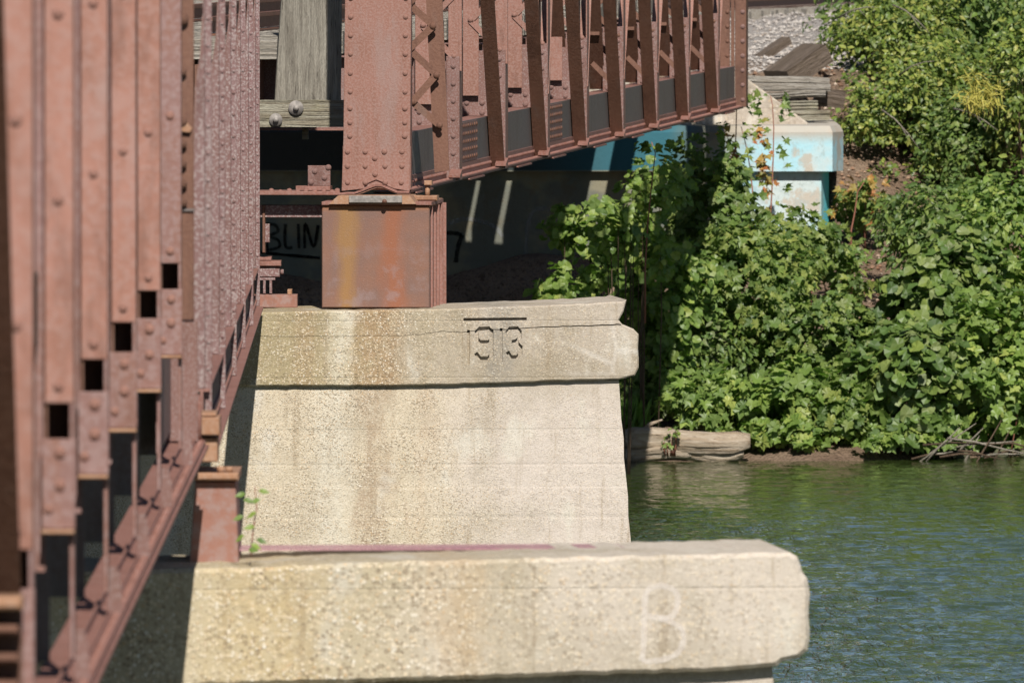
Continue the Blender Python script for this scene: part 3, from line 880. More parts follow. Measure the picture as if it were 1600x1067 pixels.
mb = MB(); mb.tube([(pp_(668, 300, .35)[0], .35, Hh + .07), (pp_(668, 300, .35)[0], .35, Hh + .16)], .022, 8); mb.rbox(pp_(663, 300, .33)[0], pp_(675, 300, .33)[0], .30, .40, Hh + .161, Hh + .20, .005); mb.build('anchor_bolt', M['shoe'], ped)
mb = MB(); mb.rbox(pp_(648, 330, 1.0)[0] - .02, pp_(688, 330, 1.0)[0], .6, 1.25, Hh + .001, Hh + .035, .004); mb.build('cap_plate', M['shoe'], ped)
for i in range(4):
    mb = MB(); mb.box(W + .001, W + .018 + i * .004, .12 + i * .30, .15 + i * .30, .0, Hh - .01); mb.build('rib', M['chord'], ped)
mb = MB(); mb.box(W + .001, W + .05, 1.12, 1.15, 0, Hh); mb.build('rib', M['chord'], ped)
# small bearing of span B on pier 2
FB2 = Frame((at(430, 480, 120.2).x, 120.2, at(430, 481, 120.2).z), 0)
def bpx(x_, y_, y=0): a = FB2.px(x_, y_, y); return a
brg = thing('bridge_bearing', 'low stacked steel rocker bearing at the left end of the dated pier', 'bearing', FB2.o, 0)
for nm, x0_, x1_, ya, yb, yy, mt in (('base_block', 395, 464.5, 461, 481, 0, 'ped2'), ('rocker_block', 395, 437, 417, 433, .15, 'lilac'), ('top_plate', 395, 439, 408, 416, .12, 'chord'), ('cap_block', 395, 424, 402, 407.5, .14, 'chord'), ('nut', 449, 456, 453, 460.8, .1, 'shoe')):
    a = bpx(x0_, yb, yy); b = bpx(x1_, ya, yy)
    mb = MB(); mb.rbox(a[0], b[0], yy, yy + .35, a[1], b[1], .006); mb.build(nm, M[mt], brg)
for x_ in (404, 413, 423):
    a = bpx(x_ - 2, 457, .16); b = bpx(x_ + 2, 437, .16)
    mb = MB(); mb.rbox(a[0], b[0], .16, .3, a[1] - .01, b[1] + .01, .003); mb.build('rocker_leg', M['lilac'], brg)
a = bpx(396, 438, .155); b = bpx(430, 434, .155)
mb = MB(); mb.rbox(a[0], b[0], .155, .33, a[1], b[1], .003); mb.build('rocker_plate', M['lilac'], brg)
mb = MB(); mb.tube([(bpx(437, 425, .2)[0], .22, bpx(437, 425, .2)[1]), (bpx(443, 425, .2)[0], .22, bpx(443, 425, .2)[1])], .022, 8); mb.build('pin', M['lilac'], brg)

# ---------------------------------------------------------------- timber post, beam, track on the span
FT = Frame((at(480, 155, 121.6).x, 121.6, 0), 0)
def tpx(x_, y_, y=0): return FT.px(x_, y_, y)
zbt, zbb = tpx(480, 157)[1], tpx(480, 199)[1]
def roughbox(mb, x0, x1, y0, y1, z0, z1, axis, n=26, amp=.006, seed=0):
    """weathered timber: section with checks, long axis x or z"""
    rj = random.Random(seed)
    prof = []
    k = 9
    for (ax, ay, bx, by) in ((0, 0, 1, 0), (1, 0, 1, 1), (1, 1, 0, 1), (0, 1, 0, 0)):
        for i in range(k):
            t = i / k
            d = rj.choice((0, 0, .0, .6, 1.6)) * amp * (1 if i else .6)
            px_, py_ = ax + (bx - ax) * t, ay + (by - ay) * t
            prof.append([px_, py_, d])
    vs = []; fs = []; m = len(prof)
    for s_ in range(n + 1):
        t = s_ / n
        for (u_, v_, d) in prof:
            dd = d * (1 + .6 * mnoise.noise(Vector((u_ * 9, v_ * 9, t * 5 + seed)))) + amp * .5 * mnoise.noise(Vector((u_ * 5, v_ * 5, t * 9 + seed)))
            cu, cv = u_ - .5, v_ - .5
            if axis == 'z':
                vs.append((x0 + (x1 - x0) * u_ - math.copysign(dd, cu) * (abs(cu) > .49), y0 + (y1 - y0) * v_ - math.copysign(dd, cv) * (abs(cv) > .49), z0 + (z1 - z0) * t))
            elif axis == 'x':
                vs.append((x0 + (x1 - x0) * t, y0 + (y1 - y0) * u_ - math.copysign(dd, cu) * (abs(cu) > .49), z1 - (z1 - z0) * v_ + math.copysign(dd, cv) * (abs(cv) > .49)))
    for s_ in range(n):
        for j in range(m):
            j2 = (j + 1) % m
            fs.append((s_ * m + j, s_ * m + j2, (s_ + 1) * m + j2, (s_ + 1) * m + j))
    fs.append(tuple(reversed(range(m)))); fs.append(tuple(range(n * m, n * m + m)))
    mb.add(vs, fs)
tb = thing('timber_beam', 'horizontal weathered timber with two round washers below the upright post', 'timber beam', FT.o + Vector((0, 0, zbb)))
mb = MB(); roughbox(mb, tpx(330, 170)[0], tpx(537, 170)[0], 0, .3, 0, zbt - zbb, 'x', 30, .007, 3); mb.build('timber', M['beamwood'], tb)
for x_, y_, r_ in ((462.5, 169, .064), (431, 187.5, .056)):
    p = tpx(x_, y_, -.01)
    mb = MB(); mb.tube([(p[0], -.022, p[1] - zbb), (p[0], .01, p[1] - zbb)], r_, 16); wsh = mb.build('washer', M['bolt'], tb)
    mb = MB(); mb.tube([(p[0], -.055, p[1] - zbb), (p[0], -.02, p[1] - zbb)], .024, 6); mb.build('nut', M['bolt'], wsh)
tp = thing('timber_post', 'tall grey weathered timber post standing on the horizontal timber', 'timber post', FT.o + Vector((0, .35, zbt)))
mb = MB()
roughbox(mb, tpx(428, 155, .35)[0], tpx(532, 155, .35)[0], 0, .45, -.02, ZTOP - zbt, 'z', 26, .010, 6)
for i, vv in enumerate(mb.v):
    t = (vv[2]) / (ZTOP - zbt)
    mb.v[i] = (vv[0] * (1 - .04 * t) + .19 * t * (1 if vv[0] < -.05 else .25), vv[1], vv[2])
mb.build('timber', M['postwood'], tp)
blk = thing('timber_block', 'short pale wooden block hanging in shade under the horizontal timber', 'timber block', (FT.o.x + tpx(470, 210, .3)[0], 121.9, tpx(470, 218, .3)[1]))
mb = MB(); mb.rbox(tpx(472, 200, .3)[0] - tpx(470, 200, .3)[0], tpx(482, 200, .3)[0] - tpx(470, 200, .3)[0], 0, .12, 0, tpx(470, 200, .3)[1] - tpx(470, 218, .3)[1]); mb.build('block', M['beamwood'], blk)

trk = thing('railway_track', 'railway track on wooden ties along the deck of the right-hand truss span', 'track', FC.o + Vector((0, 0, ZF1)), FC.a)
tm = MB(); roughbox(tm, -7.2, -1.15, 0, .23, 0, .2, 'x', 8, .008, 2)  # left ends carried past the far truss to shade the abutment
tme = tm.mesh('tie', M['greytie'])
tmw = MB(); roughbox(tmw, -7.2, -.72, 0, .23, 0, .2, 'x', 8, .008, 2); tmew = tmw.mesh('tie', M['greytie'])  # longer ties, stretched toward the near truss to shade the floor beams
y = 2.2; 
while y < 48.3:
    if 22 < y < 33: inst('tie', tmew, trk, (random.uniform(-.03, .03), y, .016))
    elif y < 46.9: inst('tie', tme, trk, (random.uniform(-.04, .04), y, .016))
    else:
        for (xa, xb) in ((-7.2, -2.965), (-2.88, -2.61), (-2.51, -1.62), (-1.38, -1.15)):
            pm = MB(); pm.rbox(xa, xb, 0, .395, 0, .2, .004); pm2 = pm.build('deck_plank', M['greytie'], trk); pm2.location = (0, y, .016)
    y += .40
def rail(mb, p0, p1, h=.16):
    p0 = Vector(p0); p1 = Vector(p1)
    mb.bar(p0 + Vector((0, 0, .008)), p1 + Vector((0, 0, .008)), .13, .016)
    mb.bar(p0 + Vector((0, 0, h / 2)), p1 + Vector((0, 0, h / 2)), .018, h - .05)
    mb.bar(p0 + Vector((0, 0, h - .018)), p1 + Vector((0, 0, h - .018)), .068, .036)
for xx in (-1.9, -3.35):
    mb = MB(); rail(mb, (xx, 2.2, .218), (xx, LC, .218)); mb.build('rail', M['rail'], trk)

# ---------------------------------------------------------------- span B
FBn = (at(331, 700, 74.6).x, 74.6)
FBf = (at(406, 500, 119.0).x, 119.0)
aB = -math.atan2(FBf[0] - FBn[0], FBf[1] - FBn[1])
LB = math.hypot(FBf[0] - FBn[0], FBf[1] - FBn[1])
FB = Frame((FBn[0], FBn[1], 0), aB)
spanB = thing('truss_span', 'middle truss span, its mottled grey-pink posts seen almost edge on', 'bridge span', FB.o, FB.a, 'truss spans of the bridge')
zB0, zB1 = H - 2.90, H - 3.44
def zb(y): return zB0 + (zB1 - zB0) * y / LB
def slant(mb, x0, x1, za, zb_, y0=0, y1=None):
    y1 = LB if y1 is None else y1
    vs = [(x0, y0, zb(y0) + za), (x1, y0, zb(y0) + za), (x1, y1, zb(y1) + za), (x0, y1, zb(y1) + za), (x0, y0, zb(y0) + zb_), (x1, y0, zb(y0) + zb_), (x1, y1, zb(y1) + zb_), (x0, y1, zb(y1) + zb_)]
    mb.add(vs, [(3, 2, 1, 0), (4, 5, 6, 7), (0, 1, 5, 4), (1, 2, 6, 5), (2, 3, 7, 6), (3, 0, 4, 7)])
mb = MB(); slant(mb, -.06, -.045, 0.0, .30); mb.build('chord_web', M['chord'], spanB)
mb = MB(); slant(mb, -.14, .03, -.014, -.001); slant(mb, -.0445, -.03, .0, .09); slant(mb, -.14, -.01, .301, .315); mb.build('chord_flange', M['chord'], spanB)
mb = MB(); y = .3
while y < LB: mb.dome((-.0295, y, zb(y) + .045), .018, (1, 0, 0), 6); y += .16
mb.build('chord_rivets', M['chord'], spanB, 'stuff')
NB = 5
for k in range(NB + 1):
    yk = LB * k / NB + .05
    zt_ = ZTOP + .6
    z0 = zb(yk) + .318
    mb = MB(); mb.rbox(-.036, .0, yk, yk + .012, zb(yk) + .001, zt_, .003); pf = mb.build('post_face', M['lilac'], spanB)
    # tapered outer brace: wide at the foot, narrow at the top
    tz = [(5.75, .046), (5.55, .056), (5.38, .082), (4.9, .10), (4.3, .125), (z0, .19)]
    sc_ = max(.42, 1 - .075 * k)
    left = [(-w_ * sc_, z_) for z_, w_ in tz]
    mb = MB(); mb.prism([(-.030 * sc_, zt_)] + left + [(-.012, z0), (-.012, zt_)], yk + .02, yk + .034)
    mb.v = [(v[0], v[1], v[2]) for v in mb.v]
    mb.build('brace_plate', M['lilac'], spanB)
    mb = MB(); mb.box(-.012, -.002, yk + .013, yk + .30, zb(yk) + .32, zt_); mb.build('post_web', M['brown'], spanB)
    for (za_, wa_), (zb2, wb2) in zip(tz, tz[1:]):
        mb = MB(); mb.bar((-wa_ * sc_, yk + .05, za_), (-wb2 * sc_, yk + .05, zb2), .008, .10, side=(1, 0, 0)); mb.build('brace_edge', M['gusset'], spanB)
    if k < 6:
        mb = MB(); z = z0 + .1
        while z < zt_: mb.dome((-.018, yk, z), .013, (0, -1, 0), 6); z += .14
        mb.build('post_rivets', M['lilac'], pf, 'stuff')
    if k:
        mb = MB(); mb.box(-5.0, -.45, yk + .1, yk + .12, zb(yk) + .25, zb(yk) + .9); mb.build('floor_beam_web', M['brown'], spanB)
mb = MB(); slant(mb, -4.9, -.24, 1.0, 1.2); mb.build('deck', M['tie'], spanB)
mb = MB(); slant(mb, -.26, -.245, .32, 1.6, LB * .35); mb.build('inner_web', M['brown'], spanB)
mb = MB(); slant(mb, -5.2, -5.0, 0, 2.6); mb.build('chord_web', M['web'], spanB, label='far side girder in shade')

# shoe of span B on the near pier + pedestal
FS = Frame((at(333, 720, 74.0).x, 73.95, 0), 0)
def spx(x_, y_, y=0): return FS.px(x_, y_, y)
sb = thing('bridge_bearing', 'tan steel shoe above the nearer rusty pedestal', 'bearing', FS.o + Vector((0, 0, spx(330, 722)[1])))
zz0 = spx(330, 722)[1]
for nm, x0_, x1_, ya, yb, yy in (('lower_block', 306, 340, 684, 722, .0), ('upper_block', 309, 343, 652, 680, -.05), ('cap_plate', 306, 338, 645, 651, -.02)):
    a = spx(x0_, yb, yy); b = spx(x1_, ya, yy)
    mb = MB(); mb.rbox(a[0], b[0], yy, yy + .4, a[1] - zz0, b[1] - zz0, .006); mb.build(nm, M['shoe'], sb)
a = spx(296, 884, .1); b = spx(372, 752, .1)
pd1 = thing('bearing_pedestal', 'plain rusty pedestal at the left of the nearer pier, beside a weed', 'pedestal', FS.o + Vector((0, .05, a[1])), 0, 'steel pedestals on the piers')
mb = MB(); mb.prism([(a[0], 0), (b[0] + .005, 0), (b[0] - .012, b[1] - a[1]), (a[0] + .03, b[1] - a[1])], 0, .8, .006); mb.build('box', M['ped2'], pd1)
c = spx(304, 751, .05); d = spx(373, 738, .05)
mb = MB(); mb.rbox(c[0], d[0], -.06, .8, c[1] - a[1] + .004, d[1] - a[1], .01); mb.build('cap_plate', M['shoe'], pd1)
mb = MB()
for q in (345, 358): mb.tube([(spx(q, 735, .05)[0], .03, d[1] - a[1]), (spx(q, 735, .05)[0], .03, d[1] - a[1] + .03)], .022, 6)
mb.build('anchor_bolts', M['shoe'], pd1)

# ---------------------------------------------------------------- span A (nearest, left)
X50, X70 = -1.553, -1.612
aA = -math.atan2(X70 - X50, 19.1)
FA = Frame((X50 + (X70 - X50) * (-24.9 / 19.1), 26.0, 0), aA)
spanA = thing('truss_span', 'nearest truss span at the left, blurred pink posts stepping down to the near pier', 'bridge span', FA.o, FA.a, 'truss spans of the bridge')
LA = 73.6 - 26.0
zA = H - 2.85
PA = 4.78
posts = [70.0 - 26 - PA * i for i in range(9)]
mb = MB(); mb.box(.04, .05, 0, LA, zA + .0145, zA + .0215); mb.build('chord_web', M['pinkA'], spanA)
mb = MB(); mb.box(-.15, .068, 0, LA, zA, zA + .014); mb.box(-.15, .052, 0, LA, zA + .022, zA + .036); mb.box(-.004, .004, 0, LA, zA + .037, zA + .05); mb.box(-.06, -.046, 0, LA, zA + .037, zA + .065); mb.build('chord_flange', M['chord'], spanA)
mb = MB(); y = .3
while y < LA: mb.dome((.028, y, zA + .0365), .015, (0, 0, 1), 6); y += .17
mb.build('chord_rivets', M['chord'], spanA, 'stuff')
zh = H - 1.815      # top of the openings
for i, yk in enumerate(posts):
    if yk < 0: continue
    zt_ = ZTOP + .5
    zh = H - 1.815 - (.30 if i == 5 else 0)
    mb = MB(); mb.rbox(-.104, 0, yk, yk + .014, zh, zt_, .004); pf = mb.build('post_face', M['tiepl' if i == 0 else 'pinkA'], spanA)
    z = zh + .06
    while z < zt_ - .1: rivet(pf, -.055, yk, z, .021, 'pinkA'); z += .66
    mb = MB(); mb.box(-.104, -.094, yk + .015, yk + .3, zh, zt_); mb.box(-.012, -.001, yk + .0145, yk + .22, zA + .14, zt_); mb.build('post_web', M['brown'], spanA)
    mb = MB(); mb.box(-.42, -.106, yk + .09, yk + .10, zh - .6, zt_); mb.build('brace_plate', M['tiepl'], spanA)
    mb = MB(); mb.box(-.104, -.012, yk + .22, yk + .23, zh - .14, zh + .02); mb.box(-.104, -.094, yk + .015, yk + .219, zh - .14, zh - .001); mb.build('post_back', M['brown'], spanA)
    # tie plate with rivets and its bottom lip
    z1 = zh - .125; z0 = z1 - .32
    mb = MB(); mb.rbox(-.115, .004, yk - .004, yk + .012, z0, z1, .004); tpz = mb.build('tie_plate', M['tiepl'], spanA)
    for dz in (.05, .165): rivet(tpz, -.05, yk - .004, z1 - dz, .024, 'pinkA')
    rivet(tpz, -.09, yk - .004, z1 - .25, .020, 'pinkA')
    mb = MB(); mb.rbox(-.115, .002, yk - .05, yk + .01, z0 - .016, z0 - .001, .004); mb.build('tie_plate_lip', M['shoe'], spanA)
    mb = MB(); mb.rbox(-.016, .0, yk + .002, yk + .03, zA + .13, z1 + .125, .003); mb.build('post_edge', M['tiepl'], spanA)
    # gusset feet on the chord, small triangular plates beside each post
    mb = MB(); mb.prism([(-.005, zA + .037), (.05, zA + .037), (.045, zA + .16), (.03, zA + .22), (-.005, zA + .22)], yk + .25, yk + .27); mb.build('foot_gusset', M['gusset'], spanA)
    mb = MB(); mb.box(-5, -.125, yk + 1.3, yk + 1.32, zA + .05, zA + 1.22); mb.build('floor_beam_web', M['web'], spanA)  # dark beam set under the deck so the post openings look shaded
    # diagonal toward the viewer
# end of the span: brown end post with edge rivets
e0 = LA - .4
FA_y = e0
def apx(x_, y_, y): return FA.px(x_, y_, y)
ax0 = apx(281, 300, e0)[0]; ax1 = apx(303, 300, e0)[0]
mb = MB(); mb.rbox(ax0 - .1, ax1, e0, e0 + .014, apx(290, 500, e0)[1], ZTOP + .5, .004); mb.box(ax0 - .12, ax0 - .105, e0, e0 + .4, zA + .3, ZTOP); ep2 = mb.build('end_post_face', M['brown'], spanA)
mb = MB(); mb.rbox(ax0 - .1, ax1 + .02, e0 + .016, e0 + .03, apx(290, 690, e0)[1], apx(290, 500, e0)[1] - .002, .004); mb.build('end_post_foot', M['gusset'], spanA)
for py in (30, 112, 190, 225, 256, 287, 316): 
    p = apx(283.5, py, e0); rivet(ep2, p[0] + .004, e0 - .03, p[1], .036 if py < 60 else .026, 'brown')
mb = MB(); q = [apx(*p, e0) for p in ((281, 205), (297, 207), (300, 200), (281, 180))]
mb.prism(q, e0 - .03, e0 - .016); mb.build('corner_gusset', M['shoe'], spanA)
mb = MB(); mb.box(ax0 - .1, ax1 + .005, e0 - .014, e0 - .002, apx(290, 330, e0)[1], apx(290, 326, e0)[1]); mb.build('splice_edge', M['web'], spanA)
# rounded chord nose at the pier
mb = MB(); nz = zA + .14
mb.tube([(-.10, LA - .0, nz), (-.06, LA - .0, nz), (.03, LA - .0, nz)], [.13, .135, .13], 20); mb.build('pin_housing', M['chord'], spanA)
for xx in (0,):
    mb = MB(); mb.box(-4.9, -.13, 0, LA, H - 1.6, H - 1.35); mb.build('deck', M['tie'], spanA)
    mb = MB(); mb.box(-.13, -.118, 70.3 - 26, LA, zA + .1, zA + 1.7); mb.build('shade_plate', M['tiepl'], spanA)  # side plate added to keep sun off the near pier
# blurred near member at the frame edge
mb = MB()
qa = FA.loc(at(33, 930, 45.5)); qb = FA.loc(at(4, -40, 43.8)); mb.bar((qa.x - .1, qa.y, qa.z), (qb.x - .1, qb.y, qb.z), .2, .02, side=(1, 0, 0)); mb.build('diagonal', M['brown'], spanA)
a = apx(-40, 950, 18.6); b = apx(36, 930, 18.6)
mb = MB(); mb.rbox(a[0], b[0], 18.5, 18.7, a[1], b[1], .01); mb.build('batten_plate', M['shoe'], spanA)
for q in (975, 1020, 1062):
    a = apx(-40, q + 14, 18.6); b = apx(30, q, 18.6)
    mb = MB(); mb.rbox(a[0], b[0], 18.55, 18.7, a[1], b[1], .01); mb.build('batten_plate', M['brown'], spanA)
mb = MB(); b = apx(34, 930, 18.7); mb.box(-1.0, b[0], 18.72, 18.8, zA - .1, b[1]); mb.build('end_post_web', M['brown'], spanA)

# ---------------------------------------------------------------- abutment
YA = 170.0
ab = thing('bridge_abutment', 'concrete abutment with peeling pale blue paint under the far end of the bridge', 'abutment', (0, YA, at(1200, 268, YA).z))
za = ab.location.z
xr = at(1310, 268, YA).x; zt = at(1200, 207, YA).z - za
def slab(foot, z0, z1, top_in=0.0):
    m = MB(); n = len(foot)
    vs = [(x, y, z0) for x, y in foot] + [(x, y, z1) for x, y in foot]
    fs = [tuple(reversed(range(n))), tuple(range(n, 2 * n))] + [(i, (i + 1) % n, (i + 1) % n + n, i + n) for i in range(n)]
    return m.add(vs, fs)
m_ = MB()
ft = [(-9, 0), (xr - .07, 0), (xr + .07, .55), (xr + .07, 7.2), (-9, 7.2)]
ft2 = [(-9, .09), (xr - .10, .09), (xr + .03, .6), (xr + .03, 7.2), (-9, 7.2)]
n = 5
vs = [(x, y, 0) for x, y in ft] + [(x, y, zt) for x, y in ft] + [(x, y, zt + .075) for x, y in ft2]
fs = [tuple(reversed(range(n))), tuple(range(2 * n, 3 * n))]
for L_ in (0, 1): fs += [(L_ * n + i, L_ * n + (i + 1) % n, (L_ + 1) * n + (i + 1) % n, (L_ + 1) * n + i) for i in range(n)]
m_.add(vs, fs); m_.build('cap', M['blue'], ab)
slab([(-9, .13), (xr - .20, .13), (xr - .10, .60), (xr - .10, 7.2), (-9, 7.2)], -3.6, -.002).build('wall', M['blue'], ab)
# sloping wing wall behind the cap
q = [(at(px_, py_, YA + 1.2).x, at(px_, py_, YA + 1.2).z - za) for px_, py_ in ((1060, 200), (1262, 200), (1262, 192), (1168, 124), (1150, 112), (1060, 112))]
m_ = MB(); m_.prism(q, 1.2, 1.6, .02); m_.build('wing_wall', M['abutconc'], ab)
m_ = MB(); m_.box(-9, 1.4, 1.3, 1.7, zt + .07, zt + 1.35); m_.build('back_wall', M['abutconc'], ab)
# graffiti
FG = Frame((0, YA + .13, 0), 0)
def graf(name, strokes, wd, mat, y, seed=0):
    m = MB()
    for i, s_ in enumerate(strokes): ribbon(m, FG, s_, wd, y - .0015 * i, seed=seed + i)
    m.v = [(v[0], v[1] + .13, v[2] - za) for v in m.v]
    return m.build(name, M[mat], ab)
graf('sprayed_word', [[(417, 392), (417, 368), (416, 350)], [(416, 350), (430, 352), (434, 362), (420, 369), (434, 375), (436, 386), (417, 391)], [(446, 350), (445, 370), (447, 386), (457, 387)], [(466, 350), (467, 388)], [(476, 388), (477, 350), (490, 386), (497, 352)], [(400, 393), (440, 398), (500, 403)]], .035, 'faintblk', -.004)
graf('sprayed_outline', [[(832, 480), (824, 430), (822, 380), (830, 335), (850, 326), (872, 330), (895, 320), (930, 322)], [(700, 350), (730, 342), (770, 352), (785, 370)], [(866, 330), (868, 350), (860, 360)]], .05, 'faint2', -.004, 4)
graf('sprayed_number', [[(688, 366), (705, 364), (722, 367)], [(722, 367), (716, 385), (712, 410)], [(695, 372), (694, 410)]], .05, 'faintblk', -.004, 9)

# ---------------------------------------------------------------- wood on the bank, track beyond
def wood_piece(name, label, p, length, sec, rz, ry, mat, seed, cat='timber', group=None):
    t = thing(name, label, cat, p, 0, group); t.rotation_euler = (0, ry, rz)
    m = MB(); roughbox(m, -length / 2, length / 2, 0, sec[0], 0, sec[1], 'x', 16, .004 if mat == 'tie' else .014, seed)
    m.v = [(v[0], v[1] + .02 * math.sin(v[0] * 3 + seed), v[2] + .012 * math.sin(v[0] * 5)) for v in m.v]
    m.build('timber', M[mat], t); return t
wood_piece('railway_tie', 'dark tie lying tilted on the gravel above the abutment', at(1272, 118, 176.5), .66, (.5, .25), R(35), R(-28), 'tie', 3, 'railway tie')
wood_piece('railway_tie', 'narrow dark tie half buried in gravel behind the tilted one', at(1205, 92, 181), .75, (.2, .10), R(30), R(-28), 'tie', 13, 'railway tie')
for i, (x_, y_, Ln, hgt, lb) in enumerate(((1228, 133, 1.05, .10, 'uppermost split bleached timber on the abutment top'), (1236, 143, .95, .085, 'middle split bleached timber on the abutment top'), (1232, 155, .90, .085, 'lowest split bleached timber on the abutment top'))):
    wood_piece('split_timber', lb, at(x_, y_, 172.9 - i * .1), Ln, (.3, hgt), R(2 + i), R(3 - 2 * i), 'greytie', 20 + i)
wood_piece('timber_sleeper', 'pale squared timber just under the split ones', at(1235, 174, 172.6), .66, (.3, .12), R(3), R(1), 'beamwood', 30)
wood_piece('timber_sleeper', 'lowest squared timber resting on the blue abutment corner', at(1264, 189, 172.2), .5, (.3, .12), R(3), R(2), 'beamwood', 31)
wood_piece('timber_sleeper', 'dark short timber end in the shade beside the stack', at(1296, 168, 173.2), .35, (.3, .22), R(5), R(8), 'tie', 32)
wood_piece('branch_timber', 'small weathered stick lying at the edge of the gravel', at(1335, 66, 180), .6, (.1, .07), R(12), R(3), 'greytie', 33, 'stick')

A0 = Vector((-2.93, 170.6 + 1.2)); A1 = Vector((4.67, 214.0))
dirT = (A1 - A0).normalized(); angT = math.atan2(dirT.y, dirT.x)
Bt = thing('railway_track', 'rusty railway track curving away over the pale gravel beyond the bridge', 'track', (A0.x, A0.y, 4.52), angT)
tm2 = MB(); roughbox(tm2, -.0, .22, -.5, 2.0, 0, .17, 'z', 2, .004, 2)
tie2 = MB(); tie2.rbox(-.11, .11, -.45, 2.0, 0, .17, .012); tie2m = tie2.mesh('tie', M['greytie'])
s_ = 7.5
while s_ < 75:
    inst('tie', tie2m, Bt, (s_, random.uniform(-.06, .06), .0 + random.uniform(-.01, .02)), (0, 0, random.uniform(-.02, .02))); s_ += .55
for yy in (0.0, 1.435):
    m = MB(); rail(m, (0, yy, .175), (80, yy, .175), .15); m.build('rail', M['rail'], Bt)
m = MB()
for q in range(30): m.box(7.5 + q * .55 - .08, 7.5 + q * .55 + .08, -.11, -.075, .18, .22)
m.build('rail_clips', M['shoe'], Bt, 'stuff')
# second rail line seen at the very top right
R2 = thing('steel_rail', 'second rusty rail crossing behind the gravel at the top edge', 'rail', (2.0, 226, 4.75), R(7))
m = MB(); rail(m, (-9, 0, .0), (14, 0, .0), .20); m.build('rail', M['rail'], R2)

# ballast stones
def scatter_stones(name, pts, r0, r1, mat):
    base = np.array([(-1, 0, 0), (1, 0, 0), (0, -1, 0), (0, 1, 0), (0, 0, -1), (0, 0, 1)], float)
    fc = np.array([(0, 2, 5), (2, 1, 5), (1, 3, 5), (3, 0, 5), (2, 0, 4), (1, 2, 4), (3, 1, 4), (0, 3, 4)])
    N = len(pts)
    jit = RNG.uniform(.6, 1.25, (N, 6, 1)); r = RNG.uniform(r0, r1, (N, 1, 1))
    a = RNG.uniform(0, 6.28, N); ca, sa = np.cos(a), np.sin(a)
    V = base[None] * jit * r * np.array([1, .8, .65])
    X = V[..., 0] * ca[:, None] - V[..., 1] * sa[:, None]; Yy = V[..., 0] * sa[:, None] + V[..., 1] * ca[:, None]
    V = np.stack([X, Yy, V[..., 2]], -1) + np.array(pts)[:, None, :]
    return npmesh(name, V.reshape(-1, 3), (fc[None] + (np.arange(N) * 6)[:, None, None]).reshape(-1, 3), mat)
def npmesh(name, V, Fc, mat, smooth=False):
    me = bpy.data.meshes.new(name)
    me.vertices.add(len(V)); me.vertices.foreach_set('co', V.astype(np.float32).ravel())
    k = Fc.shape[1]
    me.loops.add(Fc.size); me.loops.foreach_set('vertex_index', Fc.astype(np.int32).ravel())
    me.polygons.add(len(Fc)); me.polygons.foreach_set('loop_start', np.arange(0, Fc.size, k, dtype=np.int32))
    me.polygons.foreach_set('loop_total', np.full(len(Fc), k, dtype=np.int32))
    me.polygons.foreach_set('use_smooth', np.full(len(Fc), smooth))
    me.update(calc_edges=True); me.materials.append(mat)
    return me
pts = []
for _ in range(30000):
    yy = 177.5 + 38 * random.random() ** 1.3; xx = random.uniform(-5, 8)
    pts.append((xx, yy, gz(xx, yy) + .01))
o = bpy.data.objects.new('ballast_gravel', scatter_stones('ballast_gravel', pts, .018, .042, M['stone'])); COL.objects.link(o)
o['kind'] = 'stuff'; tag(o, 'pale crushed stone ballast spread over the bank top', 'gravel')
pts = []
for _ in range(3500):
    yy = random.uniform(163, 178); xx = random.uniform(3.0, 6.5); pts.append((xx, yy, gz(xx, yy) + .01))
M['litter'] = NT('leaf_litter'); M['litter'] = (lambda t: t.fin(t.ramp(islrand(t), [(0, (.12, .07, .045)), (.4, (.28, .19, .13)), (.7, (.20, .11, .07)), (1, (.42, .34, .27))]), .9, .1))(M['litter'])
o = bpy.data.objects.new('leaf_litter', scatter_stones('leaf_litter', pts, .015, .05, M['litter'])); COL.objects.link(o)
o['kind'] = 'stuff'; tag(o, 'brown leaf litter and small stones on the bare slope', 'leaf litter')

# ---------------------------------------------------------------- foliage
def leaf_template(kind):
    if kind == 'grape':
        o = [(0, 0), (.22, -.10), (.46, .06), (.42, .30), (.56, .48), (.34, .62), (.22, .60), (.0, 1.0), (-.22, .60), (-.34, .62), (-.56, .48), (-.42, .30), (-.46, .06), (-.22, -.10)]
    elif kind == 'round':
        o = [(0, 0), (.22, -.06), (.42, .12), (.46, .42), (.30, .74), (0, .98), (-.30, .74), (-.46, .42), (-.42, .12), (-.22, -.06)]
    elif kind == 'maple':
        o = [(0, 0), (.26, .02), (.60, .10), (.38, .28), (.64, .62), (.30, .52), (.20, .62), (0, 1.05), (-.20, .62), (-.30, .52), (-.64, .62), (-.38, .28), (-.60, .10), (-.26, .02)]
    elif kind == 'blade':
        o = [(0, 0), (.05, .3), (.04, .7), (0, 1.0), (-.04, .7), (-.05, .3)]
    else:  # ovate
        o = [(0, 0), (.22, .22), (.26, .5), (.0, 1.0), (-.26, .5), (-.22, .22)]
    c = (0, .38)
    P = [(c[0], c[1], 0.0)]
    for i, (x, y) in enumerate(o):
        z = abs(x) * .28 - .16 * max(0, y - .35) ** 1.5 + (.04 if i % 2 else -.03)
        P.append((x, y, z))
    n = len(o)
    Fc = [(0, i + 1, (i + 1) % n + 1) for i in range(n)]
    return np.array(P, float), np.array(Fc)
TPL = {k: leaf_template(k) for k in ('grape', 'round', 'maple', 'blade', 'ovate')}
TS = np.array(tosun)
def norm(a): return a / (np.linalg.norm(a, axis=-1, keepdims=True) + 1e-9)
